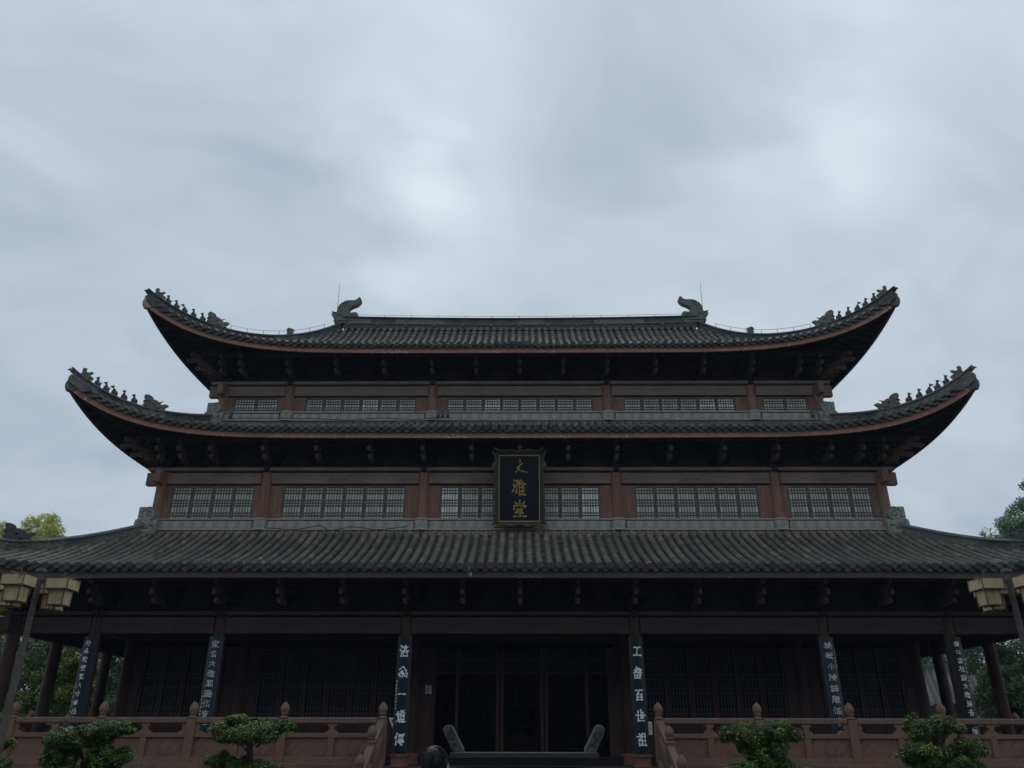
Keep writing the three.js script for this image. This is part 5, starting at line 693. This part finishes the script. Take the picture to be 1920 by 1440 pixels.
// ------------------------------------------------------------------ plants
function leaves(clumps, o) { // many small folded leaves through each clump, thicker near its skin
  const r = rng(o.seed), pos = [], nor = [], col = [], uv = [], q = new THREE.Quaternion(), a = V(0, 0, 0), n = V(0, 0, 0), u = V(0, 0, 0), w = V(0, 0, 0), up = V(0, 1, 0);
  for (const cl of clumps) for (let i = 0; i < cl.n; i++) {
    const th = r() * 6.2832, cz = r() * 2 - 1, sz = Math.sqrt(1 - cz * cz), rad = Math.pow(r(), o.fill ?? 0.28); n.set(Math.cos(th) * sz, cz, Math.sin(th) * sz);
    const px = cl.c[0] + n.x * cl.r[0] * rad, py = cl.c[1] + n.y * cl.r[1] * rad, pz = cl.c[2] + n.z * cl.r[2] * rad; if (noise3(px * o.freq + o.seed, py * o.freq, pz * o.freq) < o.gap) continue;
    a.copy(n).multiplyScalar(0.7).add(V(r() - 0.5, r() - 0.5 + (o.lift ?? 0.5), r() - 0.5)).normalize(); u.crossVectors(a, up).normalize(); if (u.lengthSq() < 0.1) u.set(1, 0, 0); u.applyAxisAngle(a, r() * 6.28); w.crossVectors(u, a).normalize();
    const L = o.size * (0.6 + 0.8 * r()), wd = L * (o.slim ?? 0.42); if (o.droop) u.y -= o.droop; u.normalize();
    const c0 = V(px, py, pz), A = c0.clone(), B = c0.clone().addScaledVector(u, L * 0.5).addScaledVector(w, wd * 0.5).addScaledVector(a, L * 0.08), C = c0.clone().addScaledVector(u, L), D = c0.clone().addScaledVector(u, L * 0.5).addScaledVector(w, -wd * 0.5).addScaledVector(a, L * 0.08);
    const tone = o.tones[Math.floor(r() * o.tones.length)], v = (0.7 + 0.6 * r()) * (cl.v ?? 1);
    for (const p of [A, B, C, A, C, D]) { pos.push(p.x, p.y, p.z); nor.push(a.x, a.y, a.z); col.push(tone[0] * v, tone[1] * v, tone[2] * v); uv.push(0, 0); }
  }
  const g = new THREE.BufferGeometry(); g.setAttribute('position', new THREE.Float32BufferAttribute(pos, 3)); g.setAttribute('normal', new THREE.Float32BufferAttribute(nor, 3)); g.setAttribute('color', new THREE.Float32BufferAttribute(col, 3)); g.setAttribute('uv', new THREE.Float32BufferAttribute(uv, 2)); return g;
}
function pads(x, z, label, list, seed) { // cloud-pruned shrub: flat leafy pads on a crooked stem; pads as [dx, y, halfwidth, halfheight]
  const t = thing('clipped_shrub', [x, 0, z]); tag(t, label, 'shrub', undefined); const r = rng(seed), cl = [], tr = S3(), pt = [V(0, 0, 0), V(0.08, 0.4, 0.03), V(-0.06, 0.8, 0), V(0.04, 1.15, -0.03), V(list[0][0] * 0.4, list[0][1] - 0.1, 0)];
  tr.add(new THREE.TubeGeometry(new THREE.CatmullRomCurve3(pt), 24, 0.05, 8)); tr.cyl(0, 0, 0, 0.12, 0.11, 0.06, 10);
  for (const [dx, y, w, hp] of list) { const h = hp * 1.3; const b = V(lerp(0, dx, 0.3), Math.max(0.3, y - 0.28), 0); tr.add(tube([b, V(dx * 0.6, y - 0.16, 0.03), V(dx, y - h * 0.4, 0)], 0.024, 10, 6)); for (let i = 0; i < 5; i++) { const a = r() * 6.28; tr.add(tube([V(dx * 0.8, y - h, 0), V(dx + Math.cos(a) * w * 0.3, y - h * 0.5, Math.sin(a) * w * 0.3), V(dx + Math.cos(a) * w * 0.6, y - h * 0.1, Math.sin(a) * w * 0.5)], 0.009, 8, 4)); }
    const n = Math.max(7, Math.round(w * 44)); for (let i = 0; i < n; i++) { const a = r() * 6.28, q = Math.sqrt(r()) * 0.95; cl.push({ c: [dx + Math.cos(a) * q * w, y + (r() - 0.5) * h * 0.75 * (1 - q * 0.4), Math.sin(a) * q * w * 0.8], r: [w * (0.22 + 0.16 * r()), h * (0.3 + 0.2 * r()), w * (0.22 + 0.14 * r())], n: Math.round(1500 * w / 0.5), v: 0.6 + 0.6 * r() }); } }
  mesh('crown', leaves(cl, { seed, size: 0.028, slim: 0.62, freq: 11, gap: 0.27, lift: 0.8, fill: 0.4, tones: [[0.055, 0.11, 0.018], [0.085, 0.15, 0.024], [0.28, 0.4, 0.07], [0.05, 0.1, 0.018], [0.1, 0.18, 0.028]] }), M.leaf, t); tr.build('trunk', M.bark, t);
}
pads(-6.4, 7, 'clipped shrub with slanting top pad, nearest the lamp post by the bamboo', [[0.22, 1.76, 0.42, 0.15], [-0.2, 1.62, 0.46, 0.22], [-0.32, 1.36, 0.32, 0.22], [0.4, 1.38, 0.36, 0.22], [0.0, 1.12, 0.55, 0.2], [0.3, 0.8, 0.4, 0.16]], 101);
pads(-4.02, 7, 'clipped shrub with broad umbrella top pad over a bare stem', [[-0.05, 1.73, 0.55, 0.2], [0.36, 1.8, 0.26, 0.14], [-0.1, 1.88, 0.34, 0.1], [-0.3, 1.36, 0.3, 0.15], [0.15, 1.25, 0.42, 0.13], [-0.1, 0.92, 0.4, 0.14]], 102);
pads(3.55, 7, 'clipped shrub with two bushy top pads beside the steps on the pavilion side', [[0.2, 1.76, 0.4, 0.2], [-0.26, 1.7, 0.34, 0.2], [-0.02, 1.5, 0.38, 0.18], [0.02, 1.26, 0.5, 0.15], [0.42, 1.18, 0.32, 0.12], [0.0, 0.92, 0.45, 0.14]], 103);
pads(6.15, 7, 'clipped shrub with stacked round pads, next along from the shrub beside the steps', [[0.0, 1.8, 0.38, 0.26], [0.36, 1.52, 0.33, 0.19], [-0.2, 1.46, 0.4, 0.16], [0.05, 1.32, 0.45, 0.15], [0.45, 1.2, 0.3, 0.12], [0, 0.97, 0.4, 0.14]], 104);
pads(-8.0, 7.2, 'clipped shrub half hidden behind the lamp post pole', [[0.05, 1.84, 0.3, 0.2], [0.2, 1.58, 0.3, 0.13], [0.1, 1.26, 0.42, 0.16], [0.2, 1.1, 0.3, 0.12]], 105);

function tree(name, label, x, z, H, crown, o, category = 'tree') {
  const t = thing(name, [x, 0, z]); tag(t, label, category); const r = rng(o.seed), tr = S3(), cl = [];
  tr.add(new THREE.TubeGeometry(new THREE.CatmullRomCurve3([V(0, -0.1, 0), V(0.1, H * 0.25, 0.05), V(-0.05, H * 0.5, 0), V(0.05, H * 0.78, 0)]), 20, o.trunk ?? 0.12, 8));
  for (const [cx, cy, cz, cr, ch] of crown) { tr.add(tube([V(0, cy * 0.45, 0), V(cx * 0.5, cy * 0.75, cz * 0.5), V(cx, cy, cz)], 0.035, 10, 6)); for (let i = 0; i < o.clumps; i++) { const a = r() * 6.28, e = r() * 2 - 1, q = Math.pow(r(), 0.4), s = Math.sqrt(1 - e * e); cl.push({ c: [cx + Math.cos(a) * s * cr * q, cy + e * ch * q, cz + Math.sin(a) * s * cr * q], r: [cr * (0.18 + 0.16 * r()), ch * (0.14 + 0.14 * r()), cr * (0.18 + 0.16 * r())], n: o.n, v: 0.75 + 0.5 * r() }); } }
  mesh('crown', leaves(cl, o), o.thin ? M.thinLeaf : M.leaf, t); tr.build('trunk', M.bark, t);
}
const green = [[0.045, 0.1, 0.03], [0.065, 0.13, 0.04], [0.035, 0.075, 0.028], [0.09, 0.15, 0.045]], yellow = [[0.56, 0.6, 0.09], [0.64, 0.66, 0.14], [0.4, 0.48, 0.08]], lime = [[0.18, 0.23, 0.04], [0.11, 0.17, 0.035], [0.24, 0.28, 0.05]];
tree('bamboo', 'yellow-green feathery bamboo rising behind the hip of the wide roof', -19.7, -12, 10.8, [[0, 8.7, 0, 1.3, 1.5], [-0.7, 7.6, 0.3, 1.5, 1.5], [0.7, 7.7, 0.2, 1.5, 1.3], [0, 6, 0, 2, 2]], { seed: 201, size: 0.2, slim: 0.15, freq: 1.2, gap: 0.22, lift: 0.3, droop: 0.3, clumps: 40, n: 300, tones: yellow, thin: true, trunk: 0.07 }, 'bamboo');
tree('broadleaf_tree', 'tall green broadleaf tree rising above the end of the wide roof', 21.4, -12, 11.2, [[-0.2, 10.0, 0, 1.4, 1.5], [-1.0, 9.0, 0, 1.4, 1.3], [1.2, 9.0, 0.5, 2.2, 2.0], [-1.3, 7.7, 0, 2.0, 1.6], [0.5, 7, 0, 2.6, 2], [-0.6, 5.2, 0.2, 2.6, 1.8]], { seed: 202, size: 0.12, slim: 0.5, freq: 1.1, gap: 0.3, clumps: 40, n: 240, thin: true, tones: [[0.17, 0.26, 0.12], [0.23, 0.33, 0.15], [0.12, 0.2, 0.1]], trunk: 0.2 });
tree('broadleaf_tree', 'yellowish leafy tree between the second and third porch posts, bamboo side', -15.7, -9, 5.6, [[0, 4.0, 0, 1.2, 1.3], [-0.5, 2.6, 0.4, 1.2, 1.3], [0.5, 3.0, 0.2, 1.1, 1.4], [0.2, 1.6, 0, 1.2, 0.8]], { seed: 203, size: 0.085, slim: 0.4, freq: 1.6, gap: 0.2, clumps: 40, n: 360, tones: lime });
tree('broadleaf_tree', 'dark green tree filling the gap beside the corner post and lamp post pole', -17.6, -9.5, 5.8, [[0, 4.1, 0, 1.7, 1.5], [1.0, 3.0, 0.2, 1.4, 1.5], [-1.2, 2.6, 0.2, 1.6, 1.3], [0.2, 1.5, 0.4, 1.6, 0.9]], { seed: 204, size: 0.085, slim: 0.45, freq: 1.6, gap: 0.2, clumps: 40, n: 360, tones: green });
tree('broadleaf_tree', 'large shaded tree standing behind the other trees on the bamboo side', -18.0, -17, 8, [[0, 4.8, 0, 3.4, 2.6], [3.0, 4.4, 0, 2.4, 2.4], [-3.2, 4, 0, 2.6, 2.4], [0.5, 2.4, 0, 3.6, 1.6]], { seed: 214, size: 0.14, slim: 0.5, freq: 1.2, gap: 0.16, clumps: 60, n: 260, tones: green, trunk: 0.2 });
tree('shrub', 'low dark shrub behind the sago palms at the terrace end', -15.8, -3.5, 2.4, [[0, 1.6, 0, 1.3, 0.9], [0.8, 1.5, -1, 1.2, 0.8]], { seed: 205, size: 0.08, slim: 0.45, freq: 2, gap: 0.22, clumps: 34, n: 260, tones: green, trunk: 0.06 }, 'shrub');
tree('broadleaf_tree', 'fresh green leafy tree in front of the pavilion, seen past the porch end', 16.5, -9, 5.8, [[0, 4.2, 0, 1.4, 1.4], [0.9, 3.2, 0.3, 1.5, 1.5], [-0.5, 2.9, 0.5, 1.0, 1.2], [0, 1.7, 0, 1.6, 0.9]], { seed: 206, size: 0.085, slim: 0.45, freq: 1.6, gap: 0.22, clumps: 42, n: 360, tones: [[0.08, 0.145, 0.04], [0.11, 0.18, 0.05], [0.055, 0.11, 0.035]] });
tree('broadleaf_tree', 'dark bushy tree beyond the lamp post at the edge of view, pavilion side', 18.6, -6, 4.6, [[0, 2.9, 0, 1.5, 1.2], [-1.2, 1.9, 0.2, 1.3, 1.0], [0.9, 3.8, -0.4, 1.4, 1.1]], { seed: 207, size: 0.085, slim: 0.45, freq: 1.6, gap: 0.2, clumps: 40, n: 360, tones: green });
tree('broadleaf_tree', 'large shaded tree standing behind the pavilion', 19.5, -24, 9, [[0, 5.4, 0, 3.6, 2.6], [3.6, 5.2, 0, 3.0, 2.8], [-3.6, 5, 0, 3.0, 2.8]], { seed: 215, size: 0.14, slim: 0.5, freq: 1.2, gap: 0.18, clumps: 60, n: 260, tones: green, trunk: 0.2 });
tree('shrub', 'dark shrub low beside the terrace end below the pavilion roof', 15.6, -6, 2.2, [[0, 1.5, 0, 1.2, 0.9], [-0.2, 1.4, -2.0, 1.2, 0.9]], { seed: 208, size: 0.08, slim: 0.45, freq: 2, gap: 0.2, clumps: 34, n: 260, tones: green, trunk: 0.06 }, 'shrub');
{ // unseen trees added behind the viewpoint to keep low sky off the porch
  const r = rng(401), proto = thing('added_tree', [0, 0, 34]); tag(proto, 'tall dark evergreen added out of view to keep low sky off the porch', 'tree', 'added trees behind the viewpoint');
  const cl = []; for (let i = 0; i < 90; i++) { const a = r() * 6.28, e = r() * 2 - 1, q = Math.pow(r(), 0.4), k = Math.sqrt(1 - e * e); cl.push({ c: [Math.cos(a) * k * 6 * q, 10 + e * 8 * q, Math.sin(a) * k * 4 * q], r: [1.8, 1.5, 1.8], n: 170, v: 0.8 + 0.4 * r() }); }
  mesh('crown', leaves(cl, { seed: 402, size: 0.6, slim: 0.55, freq: 0.6, gap: 0.2, tones: [[0.035, 0.07, 0.025], [0.05, 0.09, 0.03], [0.03, 0.06, 0.022]] }), M.leaf, proto); S3().cyl(0, 0, 0, 12, 0.4, 0.2, 10).build('trunk', M.bark, proto);
  for (const [x, z, t] of [[-34, 30, 1], [-25, 35, 2], [-17, 32, 0.4], [-8, 36, 3.1], [9, 33, 4], [17, 36, 1.6], [26, 31, 5.2], [35, 34, 2.6]]) { const c = proto.clone(); c.name = numbered('added_tree'); c.position.set(x, 0, z); c.rotation.y = t; scene.add(c); }
}
function sago(x, z, label, seed) {
  const t = thing('sago_palm', [x, 0, z]); tag(t, label, 'palm'); S3().cyl(0, 0, 0, 1.5, 0.16, 0.13, 10).build('trunk', M.bark, t); const r = rng(seed);
  for (let i = 0; i < 26; i++) { const a = i * 2.4, el = 0.25 + (i % 5) * 0.25, L = 0.95 + r() * 0.25, P = []; for (let j = 0; j <= 8; j++) { const u = j / 8; P.push(V(Math.cos(a) * L * u * Math.cos(el * (1 - u * 0.5)), 1.5 + L * (u * Math.sin(el) - 0.55 * u * u), Math.sin(a) * L * u * Math.cos(el * (1 - u * 0.5)))); }
    const pos = [], nor = [], col = [], uv = []; for (let j = 1; j < 8; j++) for (const f of [0, 0.33, 0.66]) for (const s of [-1, 1]) { const p = P[j].clone().lerp(P[j + 1] ?? P[j], f), T = P[j].clone().sub(P[j - 1]).normalize(), side = T.clone().cross(V(0, 1, 0)).normalize().multiplyScalar(s), w = 0.17 * Math.sin(Math.PI * (j + f + 0.5) / 9), q = p.clone().addScaledVector(side, w).addScaledVector(T, w * 0.7).add(V(0, 0.03, 0)), b = p.clone().addScaledVector(T, 0.022), v = 0.8 + 0.4 * r(); for (const k of [p, q, b]) { pos.push(k.x, k.y, k.z); nor.push(0, 1, 0); col.push(0.045 * v, 0.095 * v, 0.04 * v); uv.push(0, 0); } }
    const g = new THREE.BufferGeometry(); g.setAttribute('position', new THREE.Float32BufferAttribute(pos, 3)); g.setAttribute('normal', new THREE.Float32BufferAttribute(nor, 3)); g.setAttribute('color', new THREE.Float32BufferAttribute(col, 3)); g.setAttribute('uv', new THREE.Float32BufferAttribute(uv, 2)); mesh('frond', g, M.leaf, t); }
}
sago(-14.9, -1.6, 'sago palm with arching fronds beyond the corner post, nearer the lamp post', 301); sago(-14.6, -5.2, 'sago palm farther back, seen between two porch posts', 302);
function pavilion(x, z, turn, label) { // small tiled side building behind
  const t = thing('side_pavilion', [x, 0, z], turn); tag(t, label, 'pavilion'); S3().box(0, 1.5, 0, 6, 3, 4.4, 0.02).build('wall', M.plaster, t);
  const rf = part('roof', t); for (const s of [-1, 1]) { const d = S3(); d.box(0, 3.75, s * 1.5, 7.2, 0.12, 3.6, 0, s * 0.48); d.build('roof_deck', M.stone3, rf); for (let i = 0; i < 30; i++) { const rr = S3(); rr.place(new THREE.CylinderGeometry(0.075, 0.075, 3.6, 8), -3.5 + i * 0.241, 3.82, s * 1.5, s * 0.48 + Math.PI / 2); rr.build('tile_row', M.tileEnd[i % 2 * 2], rf); } } S3().box(0, 4.62, 0, 7.3, 0.35, 0.24, 0.03).build('ridge', M.stone, rf); S3().box(0, 1.1, 2.21, 1.2, 2.2, 0.06, 0.01).build('door', M.wood, t);
}
pavilion(18.0, -18, -0.35, 'small grey-tiled side pavilion glimpsed through the porch posts at the tall tree side'); pavilion(-16.8, -21.5, 0.4, 'small grey-tiled side pavilion glimpsed between porch posts at the bamboo side');

scene.traverse((o) => { if (o.isMesh) { o.castShadow = true; o.receiveShadow = true; } });
renderer.render(scene, camera);
